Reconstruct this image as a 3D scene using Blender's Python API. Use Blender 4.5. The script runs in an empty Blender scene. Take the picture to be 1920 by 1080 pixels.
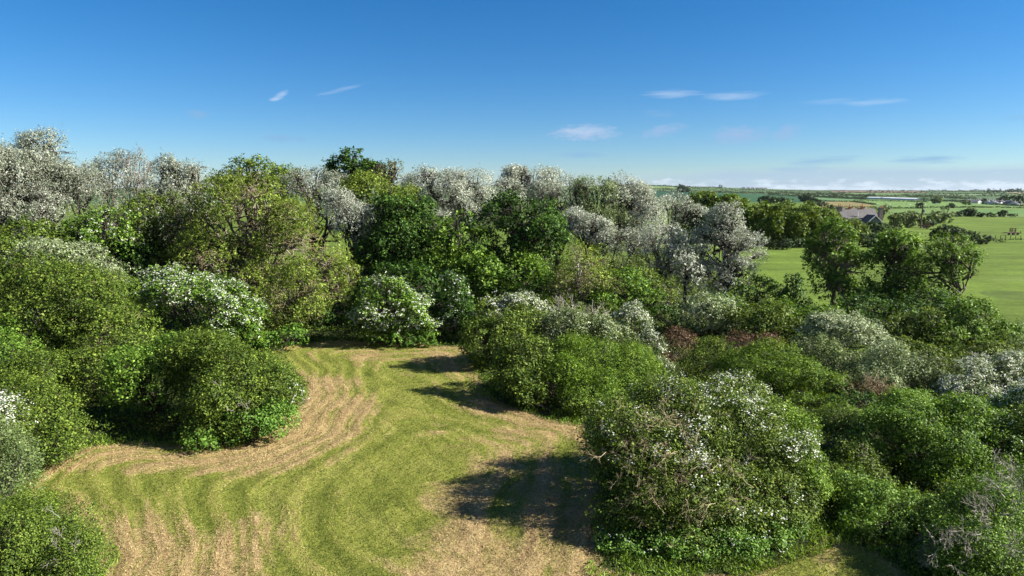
import bpy, math
import numpy as np

# ------------------------------------------------------------------ camera, light, sky
scene = bpy.context.scene
COL = scene.collection
CAM_H = 12.0
PITCH = math.radians(8.14)
F = 1280.0                      # focal length in pixels of the 1920 wide frame
CP, SP = math.cos(PITCH), math.sin(PITCH)
cam_d = bpy.data.cameras.new('camera'); cam = bpy.data.objects.new('camera', cam_d); COL.objects.link(cam)
cam_d.sensor_width = 36; cam_d.lens = 24.0; cam_d.clip_start = 0.5; cam_d.clip_end = 20000
cam.location = (0, 0, CAM_H); cam.rotation_euler = (math.pi/2 - PITCH, 0, 0)
scene.camera = cam

SUN_EL, SUN_AZ = math.radians(31), math.radians(94)     # azimuth measured from +Y towards +X
sd = bpy.data.lights.new('sun', 'SUN'); so = bpy.data.objects.new('sun', sd); COL.objects.link(so)
sd.energy = 5.0; sd.angle = math.radians(0.5); sd.color = (1.0, 0.96, 0.87)
so.rotation_euler = (math.pi/2 - SUN_EL, 0, math.pi - SUN_AZ)
so.location = (60, 20, 60)

scene.view_settings.view_transform = 'Standard'; scene.view_settings.look = 'None'
scene.view_settings.gamma = 1.0; scene.view_settings.use_curve_mapping = False
scene.view_settings.exposure = 1.36

def azel(u, v):
    a = (u-960)/F; b = -(v-540)/F
    x, y, z = a, CP + b*SP, -SP + b*CP
    return math.atan2(x, y), math.atan2(z, math.hypot(x, y))

def build_world():
    w = bpy.data.worlds.new('World'); scene.world = w; w.use_nodes = True
    nt = w.node_tree; N = nt.nodes; L = nt.links; N.clear()
    out = N.new('ShaderNodeOutputWorld'); bg = N.new('ShaderNodeBackground'); bg.inputs[1].default_value = 0.051
    L.new(bg.outputs[0], out.inputs[0])
    sky = N.new('ShaderNodeTexSky'); sky.sky_type = 'NISHITA'; sky.sun_disc = False
    sky.sun_elevation = SUN_EL; sky.sun_rotation = SUN_AZ
    sky.air_density = 0.87; sky.dust_density = 0.12; sky.ozone_density = 6.8; sky.altitude = 0
    tc = N.new('ShaderNodeTexCoord'); sep = N.new('ShaderNodeSeparateXYZ'); L.new(tc.outputs['Generated'], sep.inputs[0])
    def M(op, a, b=None, c=None, clamp=False):
        n = N.new('ShaderNodeMath'); n.operation = op; n.use_clamp = clamp
        for i, s in enumerate((a, b, c)):
            if s is None: continue
            if isinstance(s, (int, float)): n.inputs[i].default_value = s
            else: L.new(s, n.inputs[i])
        return n.outputs[0]
    az = M('ARCTAN2', sep.outputs[0], sep.outputs[1]); el = M('ARCSINE', sep.outputs[2])
    # saturation of a clear dry evening sky
    hs = N.new('ShaderNodeHueSaturation'); hs.inputs['Saturation'].default_value = 1.22; hs.inputs['Value'].default_value = 1.0
    L.new(sky.outputs[0], hs.inputs['Color'])
    def noise(scale, det, sx, sz, off=0):
        cmb = N.new('ShaderNodeCombineXYZ')
        L.new(M('MULTIPLY', az, sx), cmb.inputs[0]); L.new(M('MULTIPLY', el, sz), cmb.inputs[1]); cmb.inputs[2].default_value = off
        n = N.new('ShaderNodeTexNoise'); n.inputs['Scale'].default_value = scale; n.inputs['Detail'].default_value = det
        n.inputs['Roughness'].default_value = 0.6
        L.new(cmb.outputs[0], n.inputs[0]); return n.outputs[0]
    n1 = noise(1.0, 5, 70, 220); n2 = noise(1.0, 6, 45, 60, 4.0); n3 = noise(1.0, 4, 25, 260, 9.0)
    col = hs.outputs[0]
    def blend(base, fac, rgb):
        m = N.new('ShaderNodeMix'); m.data_type = 'RGBA'
        L.new(fac, m.inputs[0]); L.new(base, m.inputs[6])
        m.inputs[7].default_value = (*rgb, 1); return m.outputs[2]
    white, grey, pale = (5.4, 6.3, 7.6), (2.0, 3.7, 5.8), (3.6, 4.6, 6.4)
    mauve = (2.6, 4.0, 6.1)
    # (u, v, ru, rv, tilt, colour, strength, noise)
    clouds = [(1096,249,66,16,0,pale,.8,n1),(1100,245,44,8,0,white,.25,n2),(1243,245,48,11,.18,mauve,.85,n1),(1385,253,58,17,.0,mauve,.95,n1),
              (1475,250,34,14,.45,mauve,.9,n2),(1262,176,58,8,0,white,.34,n3),(1375,180,66,8,0,white,.34,n3),(1645,191,62,7,0,white,.25,n3),
              (1090,290,56,6,0,grey,.55,n3),(1235,213,34,7,-.1,grey,.4,n1),(1320,266,28,6,0,grey,.3,n1),(1540,302,70,9,.06,grey,.6,n3),(1737,299,76,8,0,grey,.7,n3),
              (1495,317,60,6,0,grey,.5,n3),(372,214,26,8,0,grey,.75,n1),(525,259,38,8,0,grey,.7,n1),(567,261,13,6,0,grey,.6,n2),
              (524,180,20,6,.55,white,.5,n3),(640,168,50,4,.27,white,.2,n3),(1905,222,30,8,0,grey,.3,n1),(1560,190,60,6,0,white,.15,n3),(1750,345,9,8,0,white,.6,n2)]
    for (u, v, ru, rv, t, rgb, st, nn) in clouds:
        a0, e0 = azel(u, v)
        da = M('SUBTRACT', az, a0); de = M('SUBTRACT', el, e0)
        k = math.cos(a0)
        xr = M('ADD', M('MULTIPLY', da, math.cos(t)), M('MULTIPLY', de, math.sin(t)))
        yr = M('SUBTRACT', M('MULTIPLY', de, math.cos(t)), M('MULTIPLY', da, math.sin(t)))
        d = M('ADD', M('POWER', M('ABSOLUTE', M('MULTIPLY', xr, F/(ru*k*k*1.25))), 2.0), M('POWER', M('ABSOLUTE', M('MULTIPLY', yr, F/(rv*k*1.25))), 2.0))
        m = M('SUBTRACT', M('ADD', M('MULTIPLY', nn, 1.9), -0.25), d)
        m = M('MULTIPLY', m, 1.15, clamp=True)
        m = M('MULTIPLY', m, st, clamp=True)
        col = blend(col, m, rgb)
    # bank of haze and distant cumulus along the horizon, thicker to the right
    n4 = noise(1.0, 6, 30, 90, 2.0); n5 = noise(1.0, 3, 9, 60, 7.0)
    azr = M('MULTIPLY', M('SUBTRACT', az, azel(1060, 340)[0]), 4.5, clamp=True)
    top = M('ADD', M('MULTIPLY', azr, 0.016), 0.016)
    veil = M('MULTIPLY', M('ADD', M('SUBTRACT', top, el), M('MULTIPLY', M('SUBTRACT', n5, 0.5), 0.012)), 110.0, clamp=True)
    veil = M('MULTIPLY', veil, M('MULTIPLY', azr, 0.72))
    col = blend(col, veil, (3.3, 4.5, 6.0))
    cum = M('MULTIPLY', M('ADD', M('SUBTRACT', 0.012, el), M('MULTIPLY', M('SUBTRACT', n4, 0.5), 0.075)), 90.0, clamp=True)
    azc = M('MULTIPLY', M('SUBTRACT', az, azel(1020, 340)[0]), 6.0, clamp=True)
    n6 = noise(1.0, 5, 60, 150, 12.0)
    cum = M('MULTIPLY', M('MULTIPLY', cum, azc), M('ADD', M('MULTIPLY', n6, 0.9), 0.1))
    col = blend(col, cum, (6.4, 7.2, 8.2))
    # unseen broken cloud sheet added behind the camera to neutralise the blue fill light
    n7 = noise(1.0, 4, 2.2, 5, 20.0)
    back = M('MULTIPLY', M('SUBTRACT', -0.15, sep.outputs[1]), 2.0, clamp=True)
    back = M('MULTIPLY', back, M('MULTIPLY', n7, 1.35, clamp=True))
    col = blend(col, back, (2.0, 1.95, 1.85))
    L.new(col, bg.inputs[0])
build_world()

# ------------------------------------------------------------------ helpers
def sstep(a, b, x):
    t = np.clip((np.asarray(x, float)-a)/(b-a), 0, 1); return t*t*(3-2*t)

def terrain(x, y):
    x = np.asarray(x, float); y = np.asarray(y, float)
    r = np.hypot(x, y); az = np.arctan2(x, y)
    A = np.interp(az, [-0.6, 0.0, 0.11, 0.19, 0.40, 0.55, 0.7], [20, 30, 33, 36, 13.2, 11.6, 11.0])
    z = A*sstep(700, 3200, r)
    z = z - np.clip(r-3200, 0, None)*0.01
    z = z + 0.35*sstep(95, 150, r)*(1-sstep(500, 900, r))*(np.sin(x*0.045+1.0)*np.cos(y*0.038) )
    return z

def ray(u, v):
    a = (u-960)/F; b = -(v-540)/F
    d = np.array([a, CP + b*SP, -SP + b*CP]); return d/np.linalg.norm(d)

def atD(u, v, D):
    """point on the pixel's ray at forward distance Y = D, and metres per pixel there"""
    a = (u-960)/F; b = -(v-540)/F
    y = CP + b*SP; t = D/y
    return np.array([a*t, D, CAM_H + (-SP + b*CP)*t]), t/F

def ground(u, v):
    d = ray(u, v); t = 5.0
    while t < 9000:
        p = d*t
        if CAM_H + p[2] < float(terrain(p[0], p[1])): break
        t *= 1.004
    return np.array([p[0], p[1], float(terrain(p[0], p[1]))])

def set_tags(o, label=None, cat=None, group=None, kind=None):
    if label: o['label'] = label
    if cat: o['category'] = cat
    if group: o['group'] = group
    if kind: o['kind'] = kind
    return o

def empty(name, loc, label, cat, group=None, rz=0):
    o = bpy.data.objects.new(name, None); COL.objects.link(o)
    o.location = tuple(float(q) for q in loc); o.rotation_euler = (0, 0, rz); o.empty_display_size = 0.3
    return set_tags(o, label, cat, group)

def np_mesh(name, V, Fc, mat, parent=None, tint=None, smooth=False, origin=None, extra=None):
    """V (n,3) float, Fc (m,k) int -> one mesh object; world-space verts, re-based onto the parent"""
    V = np.asarray(V, np.float32)
    if parent is not None: V = V - np.array(parent.location, np.float32)
    me = bpy.data.meshes.new(name)
    n, (m, k) = len(V), Fc.shape
    me.vertices.add(n); me.vertices.foreach_set('co', V.ravel())
    me.loops.add(m*k); me.loops.foreach_set('vertex_index', Fc.astype(np.int32).ravel())
    me.polygons.add(m); me.polygons.foreach_set('loop_start', np.arange(0, m*k, k, dtype=np.int32))
    me.polygons.foreach_set('loop_total', np.full(m, k, np.int32))
    if smooth: me.polygons.foreach_set('use_smooth', np.ones(m, bool))
    if tint is not None:
        at = me.attributes.new('tint', 'FLOAT', 'FACE'); at.data.foreach_set('value', np.asarray(tint, np.float32))
    if extra:
        for nm, (ty, arr) in extra.items():
            at = me.attributes.new(nm, ty, 'POINT')
            at.data.foreach_set('color' if 'COLOR' in ty else 'value', np.asarray(arr, np.float32).ravel())
    me.materials.append(mat); me.update(); me.validate()
    o = bpy.data.objects.new(name, me); COL.objects.link(o)
    if parent is not None: o.parent = parent
    return o

class MB:
    """collects boxes, prisms and tubes into ONE mesh"""
    def __init__(s): s.v = []; s.f = []
    def add(s, v, f):
        b = len(s.v); s.v += [tuple(float(c) for c in q) for q in v]; s.f += [tuple(b+i for i in q) for q in f]
    def box(s, c, h, rz=0.0, rx=0.0):
        cz, sz = math.cos(rz), math.sin(rz); v = []
        for dx in (-1, 1):
            for dy in (-1, 1):
                for dz in (-1, 1):
                    x, y, z = dx*h[0], dy*h[1], dz*h[2]
                    y, z = y*math.cos(rx)-z*math.sin(rx), y*math.sin(rx)+z*math.cos(rx)
                    v.append((c[0]+x*cz-y*sz, c[1]+x*sz+y*cz, c[2]+z))
        s.add(v, [(0,1,3,2),(4,6,7,5),(0,4,5,1),(2,3,7,6),(0,2,6,4),(1,5,7,3)])
    def tube(s, pts, rad, n=8, cap=True):
        pts = [np.array(p, float) for p in pts]; k = len(pts)
        if not hasattr(rad, '__len__'): rad = [rad]*k
        V = []
        for i, p in enumerate(pts):
            d = pts[min(i+1, k-1)]-pts[max(i-1, 0)]; d /= np.linalg.norm(d)+1e-9
            a = np.cross(d, (0, 0, 1.0)) if abs(d[2]) < .95 else np.cross(d, (1.0, 0, 0)); a /= np.linalg.norm(a); b = np.cross(d, a)
            for j in range(n):
                t = 2*math.pi*j/n; V.append(p+rad[i]*(math.cos(t)*a+math.sin(t)*b))
        Fc = [(i*n+j, i*n+(j+1) % n, (i+1)*n+(j+1) % n, (i+1)*n+j) for i in range(k-1) for j in range(n)]
        if cap: Fc += [tuple(range(n))[::-1], tuple((k-1)*n+j for j in range(n))]
        s.add(V, Fc)
    def build(s, name, mat, parent=None):
        me = bpy.data.meshes.new(name); me.from_pydata(s.v, [], s.f); me.materials.append(mat); me.update()
        o = bpy.data.objects.new(name, me); COL.objects.link(o)
        if parent is not None: o.parent = parent
        return o

# ------------------------------------------------------------------ materials
def new_mat(name):
    m = bpy.data.materials.new(name); m.use_nodes = True; N = m.node_tree.nodes; N.clear()
    out = N.new('ShaderNodeOutputMaterial'); return m, m.node_tree, out

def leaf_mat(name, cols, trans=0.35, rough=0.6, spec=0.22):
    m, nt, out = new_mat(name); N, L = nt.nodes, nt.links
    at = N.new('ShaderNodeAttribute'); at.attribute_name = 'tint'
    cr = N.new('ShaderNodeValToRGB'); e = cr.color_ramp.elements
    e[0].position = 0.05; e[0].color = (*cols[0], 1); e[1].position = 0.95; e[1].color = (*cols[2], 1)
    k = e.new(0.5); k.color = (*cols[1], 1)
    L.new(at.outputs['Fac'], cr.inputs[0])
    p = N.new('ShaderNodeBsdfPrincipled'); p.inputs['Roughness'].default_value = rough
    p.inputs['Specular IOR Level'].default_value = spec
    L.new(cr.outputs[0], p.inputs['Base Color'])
    if trans > 0:
        t = N.new('ShaderNodeBsdfTranslucent')
        hs = N.new('ShaderNodeHueSaturation'); hs.inputs['Hue'].default_value = 0.485; hs.inputs['Saturation'].default_value = 1.1
        hs.inputs['Value'].default_value = 1.25
        L.new(cr.outputs[0], hs.inputs['Color']); L.new(hs.outputs[0], t.inputs[0])
        mx = N.new('ShaderNodeMixShader'); mx.inputs[0].default_value = trans
        L.new(p.outputs[0], mx.inputs[1]); L.new(t.outputs[0], mx.inputs[2]); L.new(mx.outputs[0], out.inputs[0])
    else: L.new(p.outputs[0], out.inputs[0])
    return m

def plain_mat(name, col, rough=0.8, var=0.25, scale=3.0, bump=0.0, metallic=0.0, stretch=(1,1,1)):
    m, nt, out = new_mat(name); N, L = nt.nodes, nt.links
    tc = N.new('ShaderNodeTexCoord'); mp = N.new('ShaderNodeMapping'); mp.inputs['Scale'].default_value = stretch
    L.new(tc.outputs['Object'], mp.inputs[0])
    n = N.new('ShaderNodeTexNoise'); n.inputs['Scale'].default_value = scale; n.inputs['Detail'].default_value = 6
    L.new(mp.outputs[0], n.inputs[0])
    cr = N.new('ShaderNodeValToRGB'); e = cr.color_ramp.elements
    e[0].position = 0.3; e[1].position = 0.7
    e[0].color = (*[c*(1-var) for c in col], 1); e[1].color = (*[min(1, c*(1+var)) for c in col], 1)
    L.new(n.outputs[0], cr.inputs[0])
    p = N.new('ShaderNodeBsdfPrincipled'); p.inputs['Roughness'].default_value = rough; p.inputs['Metallic'].default_value = metallic
    L.new(cr.outputs[0], p.inputs['Base Color']); L.new(p.outputs[0], out.inputs[0])
    if bump:
        b = N.new('ShaderNodeBump'); b.inputs['Strength'].default_value = bump; L.new(n.outputs[0], b.inputs['Height']); L.new(b.outputs[0], p.inputs['Normal'])
    return m

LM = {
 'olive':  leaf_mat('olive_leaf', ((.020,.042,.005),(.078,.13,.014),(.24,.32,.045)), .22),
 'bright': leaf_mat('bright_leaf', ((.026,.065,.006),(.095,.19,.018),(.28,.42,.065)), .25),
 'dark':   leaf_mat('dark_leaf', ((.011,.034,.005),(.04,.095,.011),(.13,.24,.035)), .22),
 'ash':    leaf_mat('ash_leaf', ((.05,.085,.010),(.14,.20,.024),(.33,.42,.08)), 0.28),
 'silver': leaf_mat('silver_leaf', ((.09,.11,.06),(.27,.30,.21),(.52,.54,.45)), 0.2, 0.6),
 'sheen':  leaf_mat('sheen_leaf', ((.11,.13,.08),(.38,.41,.31),(.68,.70,.60)), 0.2, 0.6),
 'pale':   leaf_mat('pale_leaf', ((.06,.10,.03),(.18,.24,.09),(.44,.50,.28)), 0.25),
 'grey':   leaf_mat('grey_leaf', ((.04,.07,.016),(.115,.165,.048),(.28,.34,.13)), 0.25),
 'brown':  leaf_mat('brown_leaf', ((.035,.02,.010),(.11,.065,.03),(.25,.15,.08)), 0.15),
 'gorse':  leaf_mat('gorse_leaf', ((.035,.08,.006),(.11,.20,.013),(.25,.37,.04)), 0.2),
 'nettle': leaf_mat('nettle_leaf', ((.03,.085,.01),(.10,.21,.026),(.25,.40,.07)), .25),
 'far':    leaf_mat('far_leaf', ((.016,.036,.009),(.038,.07,.016),(.09,.14,.035)), 0.2),
 'faryel': leaf_mat('far_yellow_leaf', ((.03,.065,.007),(.10,.16,.015),(.24,.32,.035)), 0.25),
 'flower': leaf_mat('blossom', ((.40,.42,.28),(.62,.63,.53),(.78,.79,.72)), 0.15, 0.6),
 'cream':  leaf_mat('cream_blossom', ((.28,.33,.15),(.48,.52,.33),(.70,.73,.56)), 0.2, 0.6),
}
BARK = {'dark': plain_mat('dark_bark', (.055,.045,.035), .9, .4, 6, .4), 'grey': plain_mat('grey_bark', (.20,.17,.13), .9, .35, 6, .4),
        'tan': plain_mat('tan_twig', (.30,.23,.13), .85, .3, 4), 'lichen': plain_mat('lichen_twig', (.36,.29,.17), .85, .35, 4),
        'pale': plain_mat('pale_twig', (.30,.27,.22), .85, .3, 4), 'brown': plain_mat('brown_twig', (.14,.08,.05), .85, .3, 4)}

# ------------------------------------------------------------------ plant builders
def tubes(P, R, sides=3):
    """P (n,k,3), R (n,k) -> verts, quads"""
    n, k, _ = P.shape
    d = np.empty_like(P); d[:, :-1] = P[:, 1:]-P[:, :-1]; d[:, -1] = d[:, -2]
    d /= np.linalg.norm(d, axis=2, keepdims=True)+1e-9
    up = np.where(np.abs(d[..., 2:3]) > .9, np.array([1., 0, 0]), np.array([0., 0, 1.]))
    a = np.cross(d, up); a /= np.linalg.norm(a, axis=2, keepdims=True)+1e-9; b = np.cross(d, a)
    th = 2*np.pi*np.arange(sides)/sides
    V = P[:, :, None, :] + R[:, :, None, None]*(np.cos(th)[None, None, :, None]*a[:, :, None, :] + np.sin(th)[None, None, :, None]*b[:, :, None, :])
    i, s, j = np.meshgrid(np.arange(n), np.arange(k-1), np.arange(sides), indexing='ij')
    def vid(i, s, j): return (i*k+s)*sides + (j % sides)
    Q = np.stack([vid(i, s, j), vid(i, s, j+1), vid(i, s+1, j+1), vid(i, s+1, j)], -1).reshape(-1, 4)
    return V.reshape(-1, 3), Q

def unit(v): return v/(np.linalg.norm(v, axis=-1, keepdims=True)+1e-9)

def merge(lst):
    V = []; Q = []; b = 0
    for v, q in lst: V.append(v); Q.append(q+b); b += len(v)
    return np.concatenate(V), np.concatenate(Q)

def wobble(p, seed, f):
    r = np.random.default_rng(seed); out = 0
    for k in range(5):
        w = r.normal(size=3)*f*(1+k*.6); out = out + np.sin(p@w + r.uniform(0, 6.28))/(1+k*.5)
    return out/2.2

# kind: leaves(px), clump radius(m), leaves per clump, density, material, aspect, shoot length(m), twigs per px, twig material, blossom
KIND = {
 'olive':  dict(px=1.7, cr=.15, per=9, den=1.15, mat='olive', asp=.62, sh=.25, tw=.02, tm='tan'),
 'bright': dict(px=1.9, cr=.17, per=9, den=1.1, mat='bright', asp=.65, sh=.25, tw=.01, tm='tan'),
 'dark':   dict(px=2.0, cr=.22, per=9, den=1.1, mat='dark', asp=.7, sh=.3, tw=.01, tm='grey'),
 'ash':    dict(px=1.8, cr=.17, per=9, den=.62, mat='ash', asp=.5, sh=.3, tw=.07, tm='tan'),
 'silver': dict(px=1.0, cr=.15, per=9, den=.72, mat='silver', asp=.7, sh=.55, tw=.05, tm='pale'),
 'pale':   dict(px=1.8, cr=.17, per=9, den=.9, mat='pale', asp=.65, sh=.35, tw=.04, tm='pale'),
 'grey':   dict(px=1.7, cr=.15, per=9, den=1.0, mat='grey', asp=.6, sh=.3, tw=.04, tm='pale'),
 'brown':  dict(px=1.6, cr=.12, per=8, den=.8, mat='brown', asp=.4, sh=.3, tw=.09, tm='brown'),
 'gorse':  dict(px=1.6, cr=.12, per=9, den=1.3, mat='gorse', asp=.35, sh=.3, tw=.0, tm='tan'),
 'nettle': dict(px=2.1, cr=.15, per=9, den=1.1, mat='nettle', asp=.7, sh=.15, tw=.0, tm='tan'),
 'far':    dict(px=1.5, cr=.4, per=8, den=1.2, mat='far', asp=.8, sh=.3, tw=.0, tm='grey'),
 'faryel': dict(px=1.6, cr=.35, per=8, den=1.2, mat='faryel', asp=.8, sh=.3, tw=.0, tm='grey'),
}

def leaves_from(c, n, t, L, asp, rng):
    b = np.cross(n, t); b = unit(b); t = np.cross(b, n)
    L = L[:, None]; W = L*asp
    V = np.stack([c - t*L*.5, c + b*W*.5 + n*L*.12 - t*L*.06, c + t*L*.5, c - b*W*.5 + n*L*.12 - t*L*.06], 1)
    return V.reshape(-1, 3), np.arange(len(c)*4).reshape(-1, 4)

def crown(lobes, kind, D, rng, dens=1.0, seed=0, keep_low=0.35, patch=1.0):
    """returns leaf verts/faces/tint and the clump frames for blossom"""
    C = np.array([l[0] for l in lobes]); R = np.array([l[1] for l in lobes])
    pxm = D/683.0
    area = np.array([(r[0]*r[2]*math.pi)/(pxm*pxm) for r in R])
    L0 = max(kind['px']*1.05*pxm, 0.042)
    scale = (kind['px']*1.0*pxm/L0)**2
    n = int(area.sum()*dens*kind['den']*scale*5.4/(kind['px']**2)*1.25/kind['per'])+6
    idx = rng.choice(len(C), n, p=area/area.sum())
    d = unit(rng.normal(size=(n, 3)))
    low = d[:, 2] < -0.25; fl = rng.random(n) > keep_low; d[low & fl, 2] *= -1
    back = (d[:, 1] > 0.35) & (rng.random(n) > 0.6); d[back, 1] *= -1
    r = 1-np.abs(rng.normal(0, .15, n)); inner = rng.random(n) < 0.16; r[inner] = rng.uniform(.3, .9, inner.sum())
    p = C[idx] + d*R[idx]*r[:, None]
    size = R.mean()
    p = p + d*(wobble(p, seed+1, 1.6/max(size, .4))*0.10*size)[:, None]*patch + d*(wobble(p, seed+2, 5.0/max(size, .4))*0.05*size)[:, None]
    fm = float(np.clip(62./D, .75, 2.6)); g = wobble(p, seed+5, fm)+.4*wobble(p, seed+6, fm*2.1)
    amp = min(.68/fm, .22*float(R.mean()))
    p = p + d*(g*amp*patch)[:, None]
    spike = rng.random(n) < .08; p[spike] += (d[spike]+np.array([0, 0, .6]))*(rng.uniform(.1, .6, spike.sum())*amp*2.2)[:, None]
    keep = rng.random(n) > np.clip(.06-g*1.5, 0, .93)*min(patch, 1.0)
    for c, rr in zip(C, R): keep &= ~((np.linalg.norm((p-c)/rr, axis=1) < 0.68) & ~inner)
    gz = terrain(p[:, 0], p[:, 1]); keep &= p[:, 2] > gz + 0.04
    if not keep.any(): p[:6] = C[:6] if len(C) >= 6 else C[0]; keep[:6] = True
    p, d, r = p[keep], d[keep], r[keep]; m = len(p)
    nrm = unit(d/ (R.mean(0)/R.mean()))
    shoot = unit(nrm*.8 + np.array([0, 0, .55]) + rng.normal(size=(m, 3))*.45)
    ct = rng.normal(0, .13, m) + .10*g[keep][:m] + wobble(p, seed+3, 3.0/max(size, .4))*.12
    k = kind['per']; q = np.repeat(np.arange(m), k); M = len(q)
    tt = rng.random(M)
    cr = min(kind['cr']*max(1.0, D/70.0)*.8, .16*float(R[:, 2].max())); shl = min(kind['sh'], .25*float(R[:, 2].max()))
    pos = p[q] + shoot[q]*(tt*shl)[:, None] + rng.normal(size=(M, 3))*cr*(1-.5*tt)[:, None]
    ok = pos[:, 2] > terrain(pos[:, 0], pos[:, 1])+.02; pos, q, tt = pos[ok], q[ok], tt[ok]; M = len(q)
    ln = unit(nrm[q]*.6 + np.array([0, 0, .5]) + rng.normal(size=(M, 3))*.48)
    lt = unit(shoot[q] + rng.normal(size=(M, 3))*.9)
    L = min(L0, .55*float(R[:, 2].max()))*np.exp(rng.normal(0, .33, M)).clip(.45, 2.0)
    V, Q = leaves_from(pos, ln, lt, L, kind['asp'], rng)
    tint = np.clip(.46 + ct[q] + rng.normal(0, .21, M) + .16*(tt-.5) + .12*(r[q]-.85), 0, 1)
    return V, Q, tint, (p, nrm, shoot)

def blossoms(fr, amount, D, rng, seed, upper=-.2, psize=1.0, bias=None):
    p, nrm, shoot = fr
    patch = wobble(p, seed+9, 1.1)
    pr = 1.35*amount*np.clip(.55+.9*patch, 0, 1.6)*np.clip((nrm[:, 2]-upper)*1.6, 0, 1)
    if bias is not None: pr = pr*bias(p)
    s = rng.random(len(p)) < pr; p = p[s]; sh = shoot[s]; nrm = nrm[s]; m = len(p)
    if m == 0: return None
    k = 7; q = np.repeat(np.arange(m), k); M = len(q)
    # sprays lie along the twig, slightly above the leaves
    side = unit(rng.normal(size=(m, 3))*np.array([1, 1, .25]))
    sp = .22*max(1, D/50)
    pos = p[q] + sh[q]*.22 + side[q]*(rng.uniform(-1, 1, M)*sp)[:, None] + rng.normal(size=(M, 3))*.05
    ln = unit(np.array([0, 0, .8]) + nrm[q]*.5 + rng.normal(size=(M, 3))*.35)
    L = max(.055, psize*1.45*D/683)*rng.uniform(.6, 1.3, M)
    V, Q = leaves_from(pos, ln, unit(rng.normal(size=(M, 3))), L, .85, rng)
    return V, Q, np.clip(rng.normal(.6, .25, M), 0, 1)

def curve(a, b, k, rng, sag, jit):
    t = np.linspace(0, 1, k)[None, :, None]
    P = a[:, None, :]*(1-t)+b[:, None, :]*t
    P = P + np.array([0, 0, 1.])*(np.sin(t*np.pi)*sag[:, None, None])
    j = rng.normal(size=P.shape)*jit; j[:, 0] = 0; j[:, -1] = 0
    return P+j

def skeleton(base, lobes, rng, r0, tree, D, ntw=0, twpx=.42):
    """trunk with limbs / multi-stem; returns (wood mesh, twig mesh)"""
    C = np.array([l[0] for l in lobes]); R = np.array([l[1] for l in lobes]); n = len(C)
    top = C[:, 2].max(); H = top-base[2]
    W = []
    if tree:
        fork = base + np.array([rng.normal()*.02*H, rng.normal()*.02*H, H*.42])
        mid = C.mean(0); lead = np.array([mid[0], mid[1], top])
        P = np.stack([base-np.array([0, 0, .1]), base+(fork-base)*.5+rng.normal(size=3)*.08, fork, (fork+lead)/2+rng.normal(size=3)*.3, lead])[None]
        W.append(tubes(P, np.array([[r0*1.35, r0*1.05, r0*.9, r0*.55, r0*.2]]), 8))
        tpos = rng.uniform(.25, .9, n)
        a = np.where((tpos < .5)[:, None], base+(fork-base)*(tpos*2*.9)[:, None]+0*C, fork+(lead-fork)*((tpos-.5)*1.2).clip(0, 1)[:, None])
        a = np.where((a[:, 2] > C[:, 2])[:, None], fork[None]*.7+base[None]*.3, a)
        rr = r0*.6
    else:
        a = base + rng.normal(size=(n, 3))*np.array([.35, .35, 0])*max(.5, R.mean()*.3); a[:, 2] = base[2]-.05; rr = r0
    P = curve(a, C, 6, rng, np.full(n, .05*H), .06*H*.6)
    W.append(tubes(P, rr*np.linspace(1, .45, 6)[None]*np.ones((n, 1)), 6))
    m = n*9; li = np.repeat(np.arange(n), 9)
    d = unit(rng.normal(size=(m, 3))+np.array([0, 0, .25]))
    st = P[li, rng.integers(3, 6, m)]
    en = C[li]+d*R[li]*.86; en[:, 2] = np.maximum(en[:, 2], base[2]+.15)
    P2 = curve(st, en, 5, rng, rng.uniform(-.02, .1, m)*H*.5, .05*R.mean())
    W.append(tubes(P2, rr*np.linspace(.42, .12, 5)[None]*np.ones((m, 1)), 4))
    tw = None
    if ntw:
        li = rng.integers(0, n, ntw); d = unit(rng.normal(size=(ntw, 3))+np.array([0, -.2, .15]))
        d2 = unit(d+rng.normal(size=(ntw, 3))*.35+np.array([0, 0, .12]))
        s = C[li]+d*R[li]*rng.uniform(.5, .8, ntw)[:, None]; e = C[li]+d2*R[li]*rng.uniform(.9, 1.09, ntw)[:, None]
        ok = (e[:, 2] > base[2]+.2) & (s[:, 2] > base[2]+.1); s, e = s[ok], e[ok]
        P3 = curve(s, e, 4, rng, rng.normal(0, .03, len(s))*R.mean(), .035*R.mean())
        w = max(twpx*.5*D/683, .006)
        tw = tubes(P3, w*np.linspace(1.15, .55, 4)[None]*np.ones((len(s), 1)), 3)
    return merge(W), tw

def fan_branches(points, dirs, length, rad, rng, depth=3, fork=3, spread=.55):
    """bare branching sprays"""
    out = []
    P0 = np.array(points, float); d0 = unit(np.array(dirs, float)); ln = length
    for g in range(depth):
        m = len(P0); e = P0+d0*(ln*rng.uniform(.6, 1.2, m))[:, None]
        P = curve(P0, e, 4, rng, rng.normal(0, .05, m)*ln, .05*ln)
        out.append(tubes(P, rad*np.linspace(1, .65, 4)[None]*np.ones((m, 1)), 4))
        q = np.repeat(np.arange(m), fork)
        fpos = rng.integers(2, 4, len(q)); P0 = P[q, fpos]
        d0 = unit(d0[q]+rng.normal(size=(len(q), 3))*spread); ln *= .62; rad *= .62
    return merge(out)

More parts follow.
